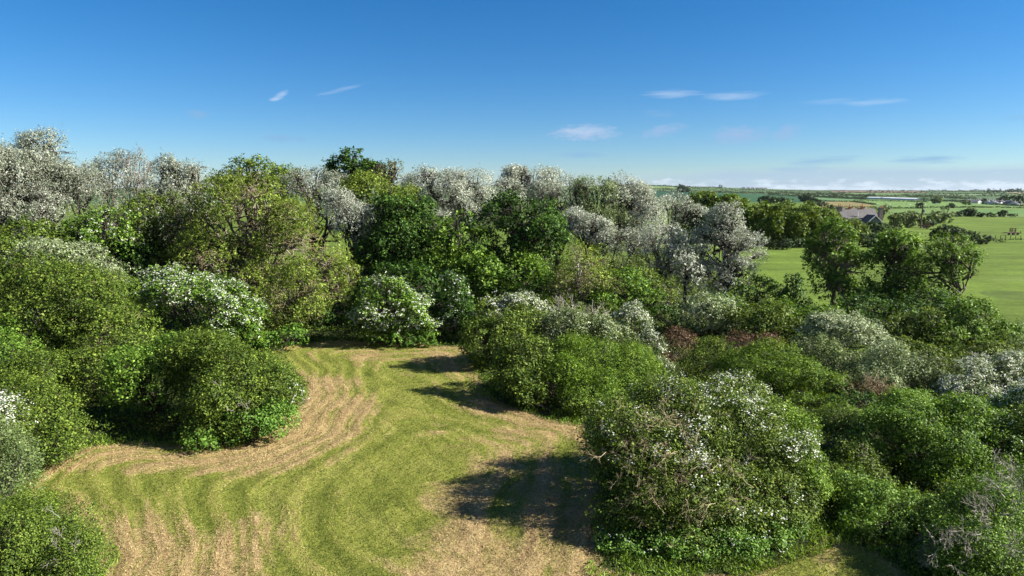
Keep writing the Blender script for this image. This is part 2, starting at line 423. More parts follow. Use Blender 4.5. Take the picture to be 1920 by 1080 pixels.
SEED = [100]
def plant(name, kind, D, lobes, label, cat='bush', tree=False, blossom=0.0, bmat='flower', dens=1.0, sub=5, trunk=None,
          bark='dark', group=None, twigs=1.0, base=None, keep_low=.35, cranes=None, deep=1.0, bias=None, ups=-.2, patch=1.0, twmat=None, matk=None, bsize=1.0, stay=False):
    if D == 'g':                # stands where its foot meets the ground
        l = max(lobes, key=lambda q: q[1]+q[3]); D = float(ground(l[0], l[1]+l[3]*.97)[1])
    if D < 110 and cat != 'plant' and not stay:      # bring a plant forward until its foot, not its middle, meets the ground
        l = max(lobes, key=lambda q: q[1]+q[3]); dd0 = l[4] if len(l) > 4 else 0
        for _ in range(40):
            fr_ = D+dd0-(l[2]*.7+l[3]*.3)*deep*(D+dd0)/1280*.85
            if 540+1280*math.tan(math.atan(12/fr_)-PITCH) > l[1]+l[3]-3: break
            D *= .988
    if D > 110: patch *= .25; keep_low = .9; dens *= 1.25
    SEED[0] += 17; seed = SEED[0]; rng = np.random.default_rng(seed)
    K = KIND[kind]; LB = []; u0 = []
    for l in lobes:
        u, v, ru, rv = l[:4]; dd = l[4] if len(l) > 4 else 0
        c, s = atD(u, v, D+dd); rx, rz = ru*s, rv*s
        ry = (rx*.7+rz*.3)*deep; LB.append((c, np.array([rx, ry, rz])*.90)); u0.append(c)
        for k in range(sub):       # secondary lobes break up the outline
            dr = unit(rng.normal(size=3)+np.array([0, -.15, .35])); f = rng.uniform(.24, .42)
            cc = c+dr*np.array([rx, ry, rz])*rng.uniform(.62, .84)
            LB.append((cc, np.array([rx, ry, rz])*f+.25*f*(rx+rz)*.5))
    u0 = np.array(u0)
    if base is None: b = np.array([u0[:, 0].mean(), u0[:, 1].mean(), 0.0])
    else: b, _ = atD(base, 540, D)
    b[2] = float(terrain(b[0], b[1]))
    for c, r in LB:
        if c[2]-b[2] < .1: c[2] = b[2]+.1
    tiny = D > 230
    if tiny:                    # crowns of far trees and bushes reach the ground
        for c, r in LB[::sub+1]:
            topz = c[2]+r[2]; zb = float(terrain(c[0], c[1])); r[2] = max((topz-zb)*.52, .3); c[2] = topz-r[2]
    root = empty(name, b, label, cat, group)
    V, Q, t, fr = crown(LB, K, D, rng, dens, seed, keep_low, patch)
    px = sum(r[0]*r[2]*math.pi for c, r in LB[::sub+1])/(D/683)**2
    H = max(c[2] for c, r in LB)-b[2]
    big = [LB[i] for i in range(len(LB))]
    if tiny: big = LB[:1]
    wood, tw = skeleton(b, big, rng, trunk if trunk else (.022*H+.02 if tree else .02+.008*H), tree, D, int(px*K['tw']*twigs))
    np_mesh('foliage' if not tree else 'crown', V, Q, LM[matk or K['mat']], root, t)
    np_mesh('trunk' if tree else 'stems', wood[0], wood[1], BARK[bark], root)
    if tw is not None: set_tags(np_mesh('twigs', tw[0], tw[1], BARK[twmat or K['tm']], root), kind='stuff')
    if blossom > 0:
        bl = blossoms(fr, blossom, D, rng, seed, ups, bsize, bias)
        if bl is not None: set_tags(np_mesh('blossom', bl[0], bl[1], LM[bmat], root, bl[2]), kind='stuff')
    return root, LB, rng

# ------------------------------------------------------------------ ground
CLEAR_PX = [(60,905),(95,872),(150,850),(170,838),(250,834),(340,834),(400,838),(450,838),(520,806),(575,745),(565,700),(500,664),(560,645),(650,640),(870,652),  # left edge set so dark floor colour imitates shade under the bushes
            (890,700),(905,745),(950,765),(1010,785),(1085,800),(1110,860),(1120,960),(1110,1075),(1220,1092),(1400,1088),(1515,1052),(1560,1015),(1640,1040),
            (1680,1075),(1720,1200),(1500,1400),(600,1400),(190,1200),(200,1060),(160,980),(110,940),(40,930)]
CL = np.array([ground(u, min(v, 1500))[:2] for u, v in CLEAR_PX])
def poly_dist(px, py, poly, smooth=False):
    """signed distance, positive inside"""
    inside = np.zeros(px.shape, bool); dmin = np.full(px.shape, 1e9); acc = np.zeros(px.shape)
    n = len(poly)
    for i in range(n):
        x1, y1 = poly[i]; x2, y2 = poly[(i+1) % n]
        cond = ((y1 > py) != (y2 > py)); xi = (x2-x1)*(py-y1)/((y2-y1) if y2 != y1 else 1e-9)+x1
        inside ^= cond & (px < xi)
        ex, ey = x2-x1, y2-y1; t = np.clip(((px-x1)*ex+(py-y1)*ey)/(ex*ex+ey*ey), 0, 1)
        dd = np.hypot(px-x1-t*ex, py-y1-t*ey); dmin = np.minimum(dmin, dd); acc += np.hypot(ex, ey)/(dd+.05)**4
    if smooth: return np.where(inside, dmin, -dmin), acc**(-1/4.)*1.5
    return np.where(inside, dmin, -dmin)

BROWN = [(610,720,2.6,.9),(640,765,3.4,1),(600,815,2.4,.95),(520,850,2.2,.9),(420,868,2.0,.9),(320,865,1.8,.8),(230,855,1.2,.5),(480,880,1.5,.55),
         (270,1000,2.6,.7),(380,1050,2.6,.8),(480,1040,2.2,.7),(300,940,1.5,.5),(560,1060,1.2,.5),(930,870,1.6,.75),(860,930,1.5,.9),(880,1010,1.6,.8),(820,1060,1.4,.7),(960,1060,1.8,1),
         (1080,1090,2.5,1),(1220,1090,2,.9),(960,815,1.4,.6),(900,765,1.2,.55),(1050,800,1.6,.8),(990,780,1.2,.6),(1000,900,2.4,.6),(1050,980,2,.7),(700,672,2.4,.75),(800,668,2.2,.6),(620,668,1.8,.5),
         (1540,1045,.9,.6),(150,870,1.2,.5),(840,690,1.0,.5),(330,905,1.0,.35)]
GREEN = [(760,835,1.4,.5),(1600,1050,1.4,1),(1500,1080,2.2,1),(560,660,1.2,.4),(900,850,1.6,.3)]
SWEEP = [[(520,668),(600,690),(700,706),(765,770),(745,850),(650,900),(450,925),(250,922),(110,905)],[(765,800),(720,900),(640,980),(600,1080)],[(620,670),(760,690),(870,720)],[(860,800),(800,860),(735,950),(700,1090)]]
def sweep_field(x, y):
    f = np.zeros_like(x)
    for line, w, a in zip(SWEEP, (1.5, 1.7, .9, 1.2), (1, 1, .7, .5)):
        g = [ground(u, min(v, 1500))[:2] for u, v in line]
        for p, q in zip(g[:-1], g[1:]):
            e = q-p; t = np.clip(((x-p[0])*e[0]+(y-p[1])*e[1])/(e@e), 0, 1)
            f = np.maximum(f, a*np.exp(-((x-p[0]-t*e[0])**2+(y-p[1]-t*e[1])**2)/(w*w)))
    return f
def blob_field(x, y, L, stretch=1.0):
    f = np.zeros_like(x)
    for (u, v, r, a) in L:
        g = ground(u, min(v, 1500)); f = np.maximum(f, a*np.exp(-(((x-g[0])**2+(y-g[1])**2)/(r*r))**1.3))
    return f
def lowfreq(x, y, f, s):
    r = np.random.default_rng(s); o = 0
    for k in range(6):
        a = r.uniform(0, 6.28); o = o+np.sin((x*math.cos(a)+y*math.sin(a))*f*(1+.5*k)+r.uniform(0, 6.28))/(1+.4*k)
    return o/2.5
def ground_attr(x, y):
    sd_, sm = poly_dist(x, y, CL, True)
    br = blob_field(x, y, BROWN); gr = np.maximum(blob_field(x, y, GREEN), sweep_field(x+.5*lowfreq(x, y, .7, 50), y+.5*lowfreq(x, y, .7, 51)))
    edge = np.exp(-np.clip(sd_, 0, 9)/1.0)*.45
    ph = sm*6.5+1.7*x+1.5*lowfreq(x, y, .33, 4); ln = .10*np.sin(ph)+.10*np.sin(ph*2.6+1.2*lowfreq(x, y, .8, 14))+.06*np.sin(ph*.37+2.0*lowfreq(x, y, .25, 18))
    b = np.clip(.17+ln+.13*lowfreq(x, y, .5, 5)+.10*lowfreq(x, y, 1.7, 6)+.09+.55*br+edge*.8-.50*gr, 0, 1)
    return sd_, b, sm

def project(x, y, z):
    zz = z-CAM_H; fw = y*CP-zz*SP; upc = y*SP+zz*CP
    fw = np.where(fw < 1, 1, fw)
    return 960+F*x/fw, 540-F*upc/fw

def build_ground():
    ang = np.concatenate([np.linspace(-180, -46, 40, endpoint=False), np.linspace(-46, 46, 420, endpoint=False), np.linspace(46, 180, 40)])
    r = np.concatenate([np.linspace(.5, 15, 14, endpoint=False), np.linspace(15, 66, 330, endpoint=False), 66*np.power(5000/66., np.linspace(0, 1, 420))])
    A, Rr = np.meshgrid(np.radians(ang), r); x = Rr*np.sin(A); y = Rr*np.cos(A); z = terrain(x, y)
    xs, ys = x.ravel(), y.ravel()
    near = Rr.ravel() < 75
    sdv = np.full(xs.shape, -20.); b = np.zeros(xs.shape); g = np.zeros(xs.shape)
    s1, b1, g1 = ground_attr(xs[near], ys[near]); sdv[near] = s1; b[near] = b1; g[near] = g1
    zz = z.ravel().copy()
    mic = .025*lowfreq(xs, ys, 6.0, 3)+.04*lowfreq(xs, ys, 1.1, 8)+.03*sstep(-.3, .4, sdv)*np.sin(g*6.5+1.7*xs+1.5*lowfreq(xs, ys, .33, 4)); zz[near] += mic[near]*np.clip((75-Rr.ravel()[near])/20, 0, 1)
    # field colours: patches of land in plan, cloud shadow painted into the far left, laid out from where the hedges stand
    U, Vp = project(xs, ys, z.ravel()); U[ys < 5] = -999
    col = np.tile(np.array([.105, .155, .022]), (len(xs), 1))
    rr = Rr.ravel()
    def patch(poly, c):
        m = (rr > 60) & (ys > 5); idx = np.where(m)[0]
        d = poly_dist(U[idx], Vp[idx], np.array(poly, float)); idx = idx[d > 0]; col[idx] = c
    far0 = (rr > 700); col[far0] = (.075, .125, .04)
    patch([(1180,340),(1600,352),(1920,354),(2100,354),(2100,376),(1700,376),(1500,374),(1180,372)], (.065,.11,.04))
    patch([(1190,349),(1266,350),(1266,354),(1190,353)], (.15,.21,.075))
    patch([(1270,351),(1400,354),(1560,357.3),(1560,358.6),(1400,356),(1270,353)], (.12,.18,.07))
    patch([(1190,355),(1325,358.3),(1325,359.8),(1190,356.7)], (.22,.26,.14))
    patch([(1325,358.5),(1560,361),(1560,362.4),(1325,360)], (.18,.22,.11))
    patch([(1180,357),(1325,360),(1325,374),(1180,372)], (.022,.065,.034))  # dark green field with a cloud shadow painted into its colour
    patch([(1325,361),(1510,366),(1640,375),(1640,380),(1325,378)], (.03,.085,.035))
    patch([(1440,362.6),(1620,367.5),(1620,369.5),(1440,364.5)], (.12,.19,.09))
    patch([(1530,370),(1630,375),(1630,380),(1530,374)], (.10,.18,.07))
    patch([(1558,357.6),(1730,358.6),(1738,361.4),(1566,361.2)], (.20,.125,.095))
    patch([(1575,361.8),(1700,362.5),(1700,367),(1600,366)], (.11,.17,.06))
    patch([(1700,364),(1920,364.6),(1990,365),(1990,367),(1700,366.5)], (.15,.22,.10))
    patch([(1885,360),(2000,360),(2000,364),(1895,363)], (.24,.22,.13))
    patch([(1690,369),(1920,369.5),(1920,375),(1690,374)], (.07,.12,.05))
    patch([(1530,378),(1600,378),(1642,384),(1625,392),(1560,392),(1525,385)], (.20,.17,.07))
    patch([(1590,374.5),(1730,377),(1850,378),(1990,386),(1990,391),(1800,388.5),(1640,391.5),(1640,383)], (.13,.21,.06))
    patch([(1650,392),(1800,389.5),(1990,391.5),(1990,409),(1650,402)], (.125,.19,.055))
    patch([(1790,392),(1990,393),(1990,404),(1830,400)], (.10,.18,.05))
    patch([(1835,548),(1880,543),(1930,548),(1990,552),(1990,566),(1900,562),(1850,556)], (.075,.11,.02))  # low swale only painted as a darker strip; the terrain stays flat
    patch([(1840,520),(1990,516),(1990,526),(1870,528)], (.11,.155,.03))
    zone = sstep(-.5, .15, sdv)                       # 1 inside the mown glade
    past = sstep(46, 58, rr)*(xs > 14)                # pasture and fields
    wood = (xs < 24) & (rr < 118) & (ys < 110)
    past = np.where(wood & (zone < .5), 0, np.maximum(past, (rr > 118)*1.0))
    n_r, n_a = A.shape
    i, j = np.meshgrid(np.arange(n_r-1), np.arange(n_a-1), indexing='ij')
    Q = np.stack([i*n_a+j, (i+1)*n_a+j, (i+1)*n_a+j+1, i*n_a+j+1], -1).reshape(-1, 4)
    Q = Q[:, ::-1]
    V = np.stack([xs, ys, zz], 1)
    m, nt, out = new_mat('ground'); N, L = nt.nodes, nt.links
    def attr(nm):
        a = N.new('ShaderNodeAttribute'); a.attribute_name = nm; return a
    geo = N.new('ShaderNodeNewGeometry'); sep = N.new('ShaderNodeSeparateXYZ'); L.new(geo.outputs['Position'], sep.inputs[0])
    def M(op, a, b=None, clamp=False):
        n = N.new('ShaderNodeMath'); n.operation = op; n.use_clamp = clamp
        for k, s in enumerate((a, b)):
            if s is None: continue
            if isinstance(s, (int, float)): n.inputs[k].default_value = s
            else: L.new(s, n.inputs[k])
        return n.outputs[0]
    def noise(vec, sc, det=5, ro=.6):
        n = N.new('ShaderNodeTexNoise'); n.inputs['Scale'].default_value = sc; n.inputs['Detail'].default_value = det; n.inputs['Roughness'].default_value = ro
        L.new(vec, n.inputs[0]); return n.outputs[0]
    def ramp(f, stops):
        c = N.new('ShaderNodeValToRGB'); e = c.color_ramp.elements
        e[0].position, e[0].color = stops[0][0], (*stops[0][1], 1); e[1].position, e[1].color = stops[-1][0], (*stops[-1][1], 1)
        for p, q in stops[1:-1]: k = e.new(p); k.color = (*q, 1)
        L.new(f, c.inputs[0]); return c.outputs[0]
    def mix(f, a, b):
        n = N.new('ShaderNodeMix'); n.data_type = 'RGBA'
        if isinstance(f, (int, float)): n.inputs[0].default_value = f
        else: L.new(f, n.inputs[0])
        L.new(a, n.inputs[6]); L.new(b, n.inputs[7]); return n.outputs[2]
    pos = geo.outputs['Position']
    swa = attr('swath'); sw = M('ADD', swa.outputs['Fac'], M('MULTIPLY', M('SUBTRACT', noise(pos, .22, 2), .5), 2.2))
    cmb = N.new('ShaderNodeCombineXYZ'); L.new(M('MULTIPLY', sw, 2.3), cmb.inputs[0]); L.new(M('MULTIPLY', sep.outputs[0], .22), cmb.inputs[1]); L.new(M('MULTIPLY', sep.outputs[1], .22), cmb.inputs[2])
    streak = noise(cmb.outputs[0], 1.0, 4, .62)
    cmb2 = N.new('ShaderNodeCombineXYZ'); L.new(M('MULTIPLY', sw, 7.0), cmb2.inputs[0]); L.new(M('MULTIPLY', sep.outputs[0], .9), cmb2.inputs[1]); L.new(M('MULTIPLY', sep.outputs[1], .9), cmb2.inputs[2])
    fine = noise(cmb2.outputs[0], 1.0, 6, .7)
    grain = noise(pos, 9.0, 6, .75); mid = noise(pos, 1.6, 5, .65)
    br = attr('brown').outputs['Fac']
    f = M('ADD', M('MULTIPLY', br, .95), M('ADD', M('MULTIPLY', M('SUBTRACT', streak, .5), 1.25), M('ADD', M('MULTIPLY', M('SUBTRACT', mid, .5), .75), M('MULTIPLY', M('SUBTRACT', fine, .5), .85))))
    green = ramp(M('ADD', M('MULTIPLY', grain, .5), M('MULTIPLY', streak, .5)), [(.3, (.075,.105,.014)), (.5, (.19,.205,.036)), (.7, (.34,.32,.09))])
    straw = ramp(M('ADD', M('MULTIPLY', grain, .55), M('MULTIPLY', fine, .45)), [(.32, (.07,.045,.018)), (.42, (.20,.13,.06)), (.54, (.36,.26,.12)), (.7, (.50,.395,.20))])
    gl = mix(M('MULTIPLY', M('SUBTRACT', f, .22), 2.3, clamp=True), green, straw)
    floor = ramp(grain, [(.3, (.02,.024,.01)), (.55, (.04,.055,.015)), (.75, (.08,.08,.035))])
    fc = attr('field').outputs['Color']
    n_m = noise(pos, .055, 6, .7); n_f = noise(pos, 1.3, 4, .7)
    cmb3 = N.new('ShaderNodeCombineXYZ'); L.new(M('MULTIPLY', sep.outputs[0], .07), cmb3.inputs[0]); L.new(M('MULTIPLY', sep.outputs[1], .16), cmb3.inputs[1])
    n_s = noise(cmb3.outputs[0], 1.0, 6, .65)
    v = M('ADD', M('ADD', M('MULTIPLY', n_s, 1.5), M('MULTIPLY', n_f, 1.1)), M('ADD', M('MULTIPLY', n_m, 1.5), -1.05))
    hsv = N.new('ShaderNodeHueSaturation'); L.new(fc, hsv.inputs['Color']); L.new(v, hsv.inputs['Value'])
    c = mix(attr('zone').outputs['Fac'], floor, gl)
    c = mix(attr('past').outputs['Fac'], c, hsv.outputs[0])
    p = N.new('ShaderNodeBsdfPrincipled'); p.inputs['Roughness'].default_value = .95; p.inputs['Specular IOR Level'].default_value = .1
    L.new(c, p.inputs['Base Color']); L.new(p.outputs[0], out.inputs[0])
    bp = N.new('ShaderNodeBump'); bp.inputs['Strength'].default_value = .9; bp.inputs['Distance'].default_value = .06
    L.new(M('ADD', M('ADD', grain, M('MULTIPLY', fine, 1.2)), M('MULTIPLY', mid, 1.0)), bp.inputs['Height']); L.new(bp.outputs[0], p.inputs['Normal'])
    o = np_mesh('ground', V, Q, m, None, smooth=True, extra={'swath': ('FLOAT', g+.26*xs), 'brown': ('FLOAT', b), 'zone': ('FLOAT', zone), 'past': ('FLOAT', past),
                'field': ('FLOAT_COLOR', np.concatenate([col, np.ones((len(col), 1))], 1))})
    set_tags(o, kind='structure', label='mown glade, scrub floor and green fields reaching to the horizon')
build_ground()

# mown grass: short upright and flattened blades, green or dry like the sward under them
def blade_mat():
    m, nt, out = new_mat('grass_blade'); N, L = nt.nodes, nt.links
    at = N.new('ShaderNodeAttribute'); at.attribute_name = 'tint'
    cr = N.new('ShaderNodeValToRGB'); e = cr.color_ramp.elements
    e[0].position = 0; e[0].color = (.05,.08,.010,1); e[1].position = 1; e[1].color = (.49,.39,.19,1)
    for p, c in ((.25, (.12,.15,.022,1)), (.45, (.25,.25,.055,1)), (.6, (.40,.35,.13,1)), (.78, (.27,.175,.085,1))): k = e.new(p); k.color = c
    L.new(at.outputs['Fac'], cr.inputs[0])
    p = N.new('ShaderNodeBsdfPrincipled'); p.inputs['Roughness'].default_value = .8; p.inputs['Specular IOR Level'].default_value = .15
    L.new(cr.outputs[0], p.inputs['Base Color']); L.new(p.outputs[0], out.inputs[0]); return m
def build_blades():
    rng = np.random.default_rng(5); n = 420000
    rr = np.sqrt(rng.uniform(19**2, 58**2, n)*1.0); rr = 19*(58/19.)**rng.random(n)**1.0
    a = rng.uniform(-.72, .62, n); x = rr*np.sin(a); y = rr*np.cos(a)
    sdv, b, g = ground_attr(x, y); k = sdv > -.3; x, y, b, sdv, g = x[k], y[k], b[k], sdv[k], g[k]; n = len(x)
    dist = np.hypot(x, y)
    L = (.035+.0011*dist)*rng.uniform(.6, 1.5, n)
    t = unit(np.stack([rng.normal(size=n), rng.normal(size=n), np.abs(rng.normal(size=n))*.5+.05], 1))
    nn = unit(rng.normal(size=(n, 3))+np.array([0, 0, .9]))
    c = np.stack([x, y, np.full(n, .018)], 1)+np.stack([np.zeros(n), np.zeros(n), L*.25], 1)
    c[:, 2] += .04*lowfreq(x, y, 1.1, 8)+.025*lowfreq(x, y, 6.0, 3)
    V, Q = leaves_from(c, nn, t, L, .22, rng)
    ph = g*6.5+1.7*x+1.5*lowfreq(x, y, .33, 4); st = .36*np.sin(ph)+.16*np.sin(ph*2.6+1.2*lowfreq(x, y, .8, 14))+.10*lowfreq(x, y, 2.5, 15)
    row = (np.sin(ph*.5+.6) > .86) & (lowfreq(x, y, .9, 16) > -.3)   # thin windrows of clippings left by the mower
    tint = np.clip(b*.8+.04+st*.8+rng.normal(0, .22, n), 0, 1)
    tint[row] = np.clip(tint[row]*.4+.52, 0, 1)
    o = np_mesh('mown_grass', V, Q, blade_mat(), None, tint); set_tags(o, 'short mown grass and dry clippings covering the glade', kind='stuff')
build_blades()

def build_undergrowth():
    rng = np.random.default_rng(9); n = 52000
    n = 66000; rr = 16*(118/16.)**rng.random(n); a = rng.uniform(-.95, .95, n); x = rr*np.sin(a); y = rr*np.cos(a)
    sdv = poly_dist(x, y, CL)
    U, Vv = project(x, y, np.zeros(n))
    past = (U > 1390) & (Vv < np.interp(U, [1390, 1500, 1640, 1920, 2200], [572, 570, 640, 655, 660]))
    k = (sdv < -.25) & ~past; x, y, sdv = x[k], y[k], sdv[k]; n = len(x); dist = np.hypot(x, y)
    h = np.clip(.26+.45*lowfreq(x, y, .9, 21), .05, 1.0)*np.clip(-sdv/1.2, .25, 1)
    per = 6; q = np.repeat(np.arange(n), per); M = len(q)
    s = .10+.004*dist[q]
    pos = np.stack([x[q], y[q], np.zeros(M)], 1)+rng.normal(size=(M, 3))*np.stack([s, s, s*0], 1); pos[:, 2] = rng.random(M)**.6*h[q]+.03
    ln = unit(rng.normal(size=(M, 3))*.7+np.array([0, 0, .6])); L = (.03+.0026*dist[q])*rng.uniform(.7, 1.4, M)
    V, Q = leaves_from(pos, ln, unit(rng.normal(size=(M, 3))), L, .5, rng)
    t = np.clip(.45+.22*lowfreq(x, y, .6, 33)[q]+rng.normal(0, .18, M), 0, 1)
    o = np_mesh('undergrowth', V, Q, LM['olive'], None, t); set_tags(o, 'low leafy undergrowth between the bushes and beneath the trees', kind='stuff')
build_undergrowth()

def build_rank_grass():
    """uncut grass and seedlings where the mower cannot reach, along the feet of the bushes"""
    rng = np.random.default_rng(19); n = 260000
    rr = 18*(60/18.)**rng.random(n); a = rng.uniform(-.75, .75, n); x = rr*np.sin(a); y = rr*np.cos(a)
    sdv = poly_dist(x, y, CL)+.35*lowfreq(x, y, 1.3, 40); k = (sdv > -1.5) & (sdv < .12) & (lowfreq(x, y, 2.2, 41) > -.35); x, y, sdv = x[k], y[k], sdv[k]; n = len(x)
    dist = np.hypot(x, y); L = (.13+.0018*dist)*rng.uniform(.4, 1.5, n)
    t = unit(np.stack([rng.normal(size=n)*.5, rng.normal(size=n)*.5, np.ones(n)], 1)); nn = unit(rng.normal(size=(n, 3)))
    c = np.stack([x, y, L*.45], 1); V, Q = leaves_from(c, nn, t, L, .16, rng)
    o = np_mesh('rank_grass', V, Q, LM['gorse'], None, np.clip(.55+.2*lowfreq(x, y, 1.0, 42)+rng.normal(0, .2, n), 0, 1)); set_tags(o, 'uncut grass fringe along the feet of the bushes round the glade', kind='stuff')
build_rank_grass()

# ------------------------------------------------------------------ plants round the glade
# lobes are (u, v, half width, half height, extra depth) as measured on the photograph, at forward distance D
P = plant
HG = 'hawthorn bushes in blossom'
# --- left foreground
P('bramble_bush','olive',20.5,[(85,1010,110,75),(20,1040,110,90,-1),(140,1050,62,60,-.8)],'low bramble thicket of small dark leaves filling the bottom left corner', dens=1.2, cat='bush')
P('willow_bush','grey',24,[(5,900,62,75),(30,860,38,55,1),(-40,880,60,90)],'wispy grey-green willow shrub at the left edge above the corner bramble')
P('hawthorn_bush','olive',27,[(-15,800,62,70),(-50,840,60,70)],'white flowering hawthorn cut off by the left edge, lower left', blossom=.8, group=HG, bsize=1.4)
P('hawthorn_bush','olive',29.5,[(85,790,68,80),(40,740,50,42,1.5),(105,830,50,42,-.6),(60,700,62,40,3)],'rounded green hawthorn bush standing left of the dark hollow', dens=1.15)
P('hawthorn_bush','bright',33.5,[(25,680,55,50),(60,720,40,40,-1),(-20,640,50,60,2)],'light green sprawling hawthorn behind the rounded bush at the left edge')
P('blackthorn_bush','olive',42,[(90,590,150,98),(215,640,95,80,-1),(-20,620,110,120),(190,700,70,60,-3.5),(30,700,60,60,-3)],'very large dark olive blackthorn mound on the left side', dens=1.15, sub=8, twigs=1.5)
P('hawthorn_bush','bright',34.5,[(270,715,66,56,0),(330,680,70,48,1.5),(235,690,36,30,1),(310,760,40,34,-1)],'yellow-green hawthorn overhanging the dark hollow left of the path', sub=7, keep_low=.6)
P('ivy_clad_bush','olive',33.8,[(455,740,105,85),(400,690,85,60,1.5),(520,745,55,60,-.2),(430,785,90,45,-1.5),(370,700,50,50,1.8)],'dense dome shaped bush of small dark leaves at the bend of the mown path', dens=1.2, sub=9, blossom=.35, bias=lambda p: (p[:,0]>-11.2)*1.0, ups=-.8, patch=.6)
P('nettle_patch','nettle',31.2,[(470,800,60,26),(520,785,40,30,.8),(400,815,70,22,.3)],'bright green nettles skirting the foot of the dome shaped bush', sub=3, cat='plant')
# --- left middle
P('hawthorn_bush','bright',50,[(360,565,100,62),(430,590,60,55,-1),(300,540,55,40,1),(440,620,50,30,-2)],'spreading hawthorn speckled with white blossom above the dome shaped bush', blossom=1.1, group=HG, sub=7)
P('hawthorn_bush','pale',55,[(120,498,95,34),(180,520,60,34,-2),(60,480,60,28,2)],'flat topped hawthorn with dense creamy blossom behind the olive mound', blossom=.85, bmat='cream', group=HG, sub=7)
P('elder_bush','bright',58,[(50,455,60,40),(110,460,55,34,1),(10,480,60,40,-2)],'dark green elder shrub under the silver trees at far left', matk='olive')
P('ash_tree','ash',53,[(548,560,58,75),(520,610,48,40,-.5),(575,590,36,50)],'small yellow-green ash sapling at the left back corner of the glade', cat='tree', tree=True, dens=1.5, matk='ash', base=545, twigs=.8)
P('nettle_patch','nettle',50.5,[(545,632,42,18),(500,640,30,16,-.5)],'green nettles under the small ash at the back left of the glade', sub=3, cat='plant')
P('ash_tree','ash',62,[(450,410,105,75),(560,470,95,85,-1),(420,500,95,80,-2),(610,530,62,60,-1),(500,560,75,60,-3),(370,440,60,60,1)],'broad twiggy yellow-green ash tree left of centre', cat='tree', tree=True, dens=1.15, sub=9, bark='grey', base=480, twigs=1.7)
P('goat_willow_tree','olive',64,[(290,430,70,68),(250,480,60,50,-1),(330,510,55,55,-2)],'olive green willow between the pale trees and the twiggy ash', cat='tree', tree=True, dens=.8, twigs=2.5)
P('hawthorn_tree','bright',60,[(200,420,52,32),(170,440,45,30,-1),(225,455,40,35,-1)],'light green hawthorn tree with a few white sprays on its left side', blossom=.3, cat='tree', tree=True)
P('holly_tree','dark',66,[(310,500,70,60),(260,520,60,45),(380,520,60,50)],'dark shaded holly below the olive willow', cat='tree', tree=True)
P('holly_bush','dark',60,[(250,495,55,38),(190,480,45,38,2)],'dark low holly behind the creamy hawthorn')
# --- silver trees on the left skyline
P('poplar_tree','silver',78,[(20,350,62,75),(50,400,60,60,-2),(-30,360,70,90)],'silvery white poplar at the far left edge of the wood', cat='tree', tree=True, sub=8, bark='dark', base=20)
P('poplar_tree','silver',84,[(90,290,52,42),(125,325,45,38,-1),(70,345,50,50)],'tallest silver poplar, rising into the sky at far left', cat='tree', tree=True, sub=8, base=95)
P('poplar_tree','silver',82,[(160,385,60,58),(140,350,38,40,1)],'grey-brown open poplar right of the tallest one', cat='tree', tree=True, dens=.7, twigs=2.5, trunk=.16, bark='grey')
P('poplar_tree','silver',86,[(215,330,45,34),(235,305,24,22),(185,330,30,28)],'nearly bare poplar with spiky twigs on the left skyline', cat='tree', tree=True, dens=.5, twigs=3, bark='grey', base=215, trunk=.13)
P('poplar_tree','silver',82,[(268,320,20,38),(262,370,36,42,-1)],'slim upright silver poplar on the left skyline', cat='tree', tree=True, dens=.8, twigs=2, base=266, trunk=.12, bark='grey')
P('poplar_tree','silver',78,[(316,330,24,44),(300,400,52,55,-1),(335,380,40,55)],'narrow silver poplar with a pointed top above the olive willow', cat='tree', tree=True, dens=.9, base=316)
P('poplar_tree','silver',79,[(365,330,34,32),(350,400,42,55,-1)],'pale round headed poplar left of the twiggy ash', cat='tree', tree=True, dens=.8)
P('field_maple_tree','faryel',88,[(490,328,62,24),(440,345,50,25),(520,345,50,28)],'bright green maple crown peeping over the twiggy ash', cat='tree', tree=True)
P('poplar_tree','silver',84,[(590,360,62,42),(620,410,55,45,-2),(555,350,40,30)],'grey-green poplar behind the twiggy ash right shoulder', cat='tree', tree=True, dens=.95)
P('poplar_tree','silver',70,[(665,425,46,48),(640,400,35,35,2),(690,450,25,30)],'short silver poplar left of the dark maples', matk='sheen', cat='tree', tree=True, dens=1.0)
P('oak_tree','dark',105,[(655,315,46,32),(690,330,36,26),(635,335,35,25)],'dark round oak standing highest on the centre skyline', cat='tree', tree=True, dens=1.15, patch=1.4)
P('ash_tree','ash',104,[(735,335,40,30),(715,322,22,16)],'bare brown twiggy ash right of the dark oak on the skyline', cat='tree', tree=True, dens=.35, twigs=2.2, matk='grey')
P('field_maple_tree','faryel',84,[(690,368,62,40),(740,380,40,34,-1)],'yellow-green maple below the dark oak', cat='tree', tree=True, matk='ash')
# --- centre
P('sycamore_tree','dark',70,[(755,420,55,55),(740,480,62,70,-1),(790,470,48,60),(700,490,40,55,1)],'dark green sycamore just right of the short silver poplar', cat='tree', tree=True, sub=8)
P('poplar_tree','silver',88,[(845,365,78,40),(800,345,42,30),(900,395,50,42,-2),(860,420,60,38,-3)],'wide silver poplar on the centre skyline', matk='sheen', cat='tree', tree=True, sub=8, dens=1.1)
P('sycamore_tree','dark',67,[(855,450,62,50),(880,520,62,60,-1),(820,530,60,48,-1)],'mid green sycamore in the middle of the dark group', cat='tree', tree=True, sub=9, matk='bright', dens=1.0)
P('sycamore_tree','dark',68,[(985,410,68,45),(1010,450,55,48,-1),(950,460,45,55)],'dark green sycamore at the right of the dark group', cat='tree', tree=True, sub=8)
P('sycamore_tree','dark',64,[(910,530,70,52),(970,520,62,50,.5),(1000,560,60,45,-1)],'lower sycamore with fresh green leaves behind the white hawthorn', cat='tree', tree=True, matk='bright', sub=8)
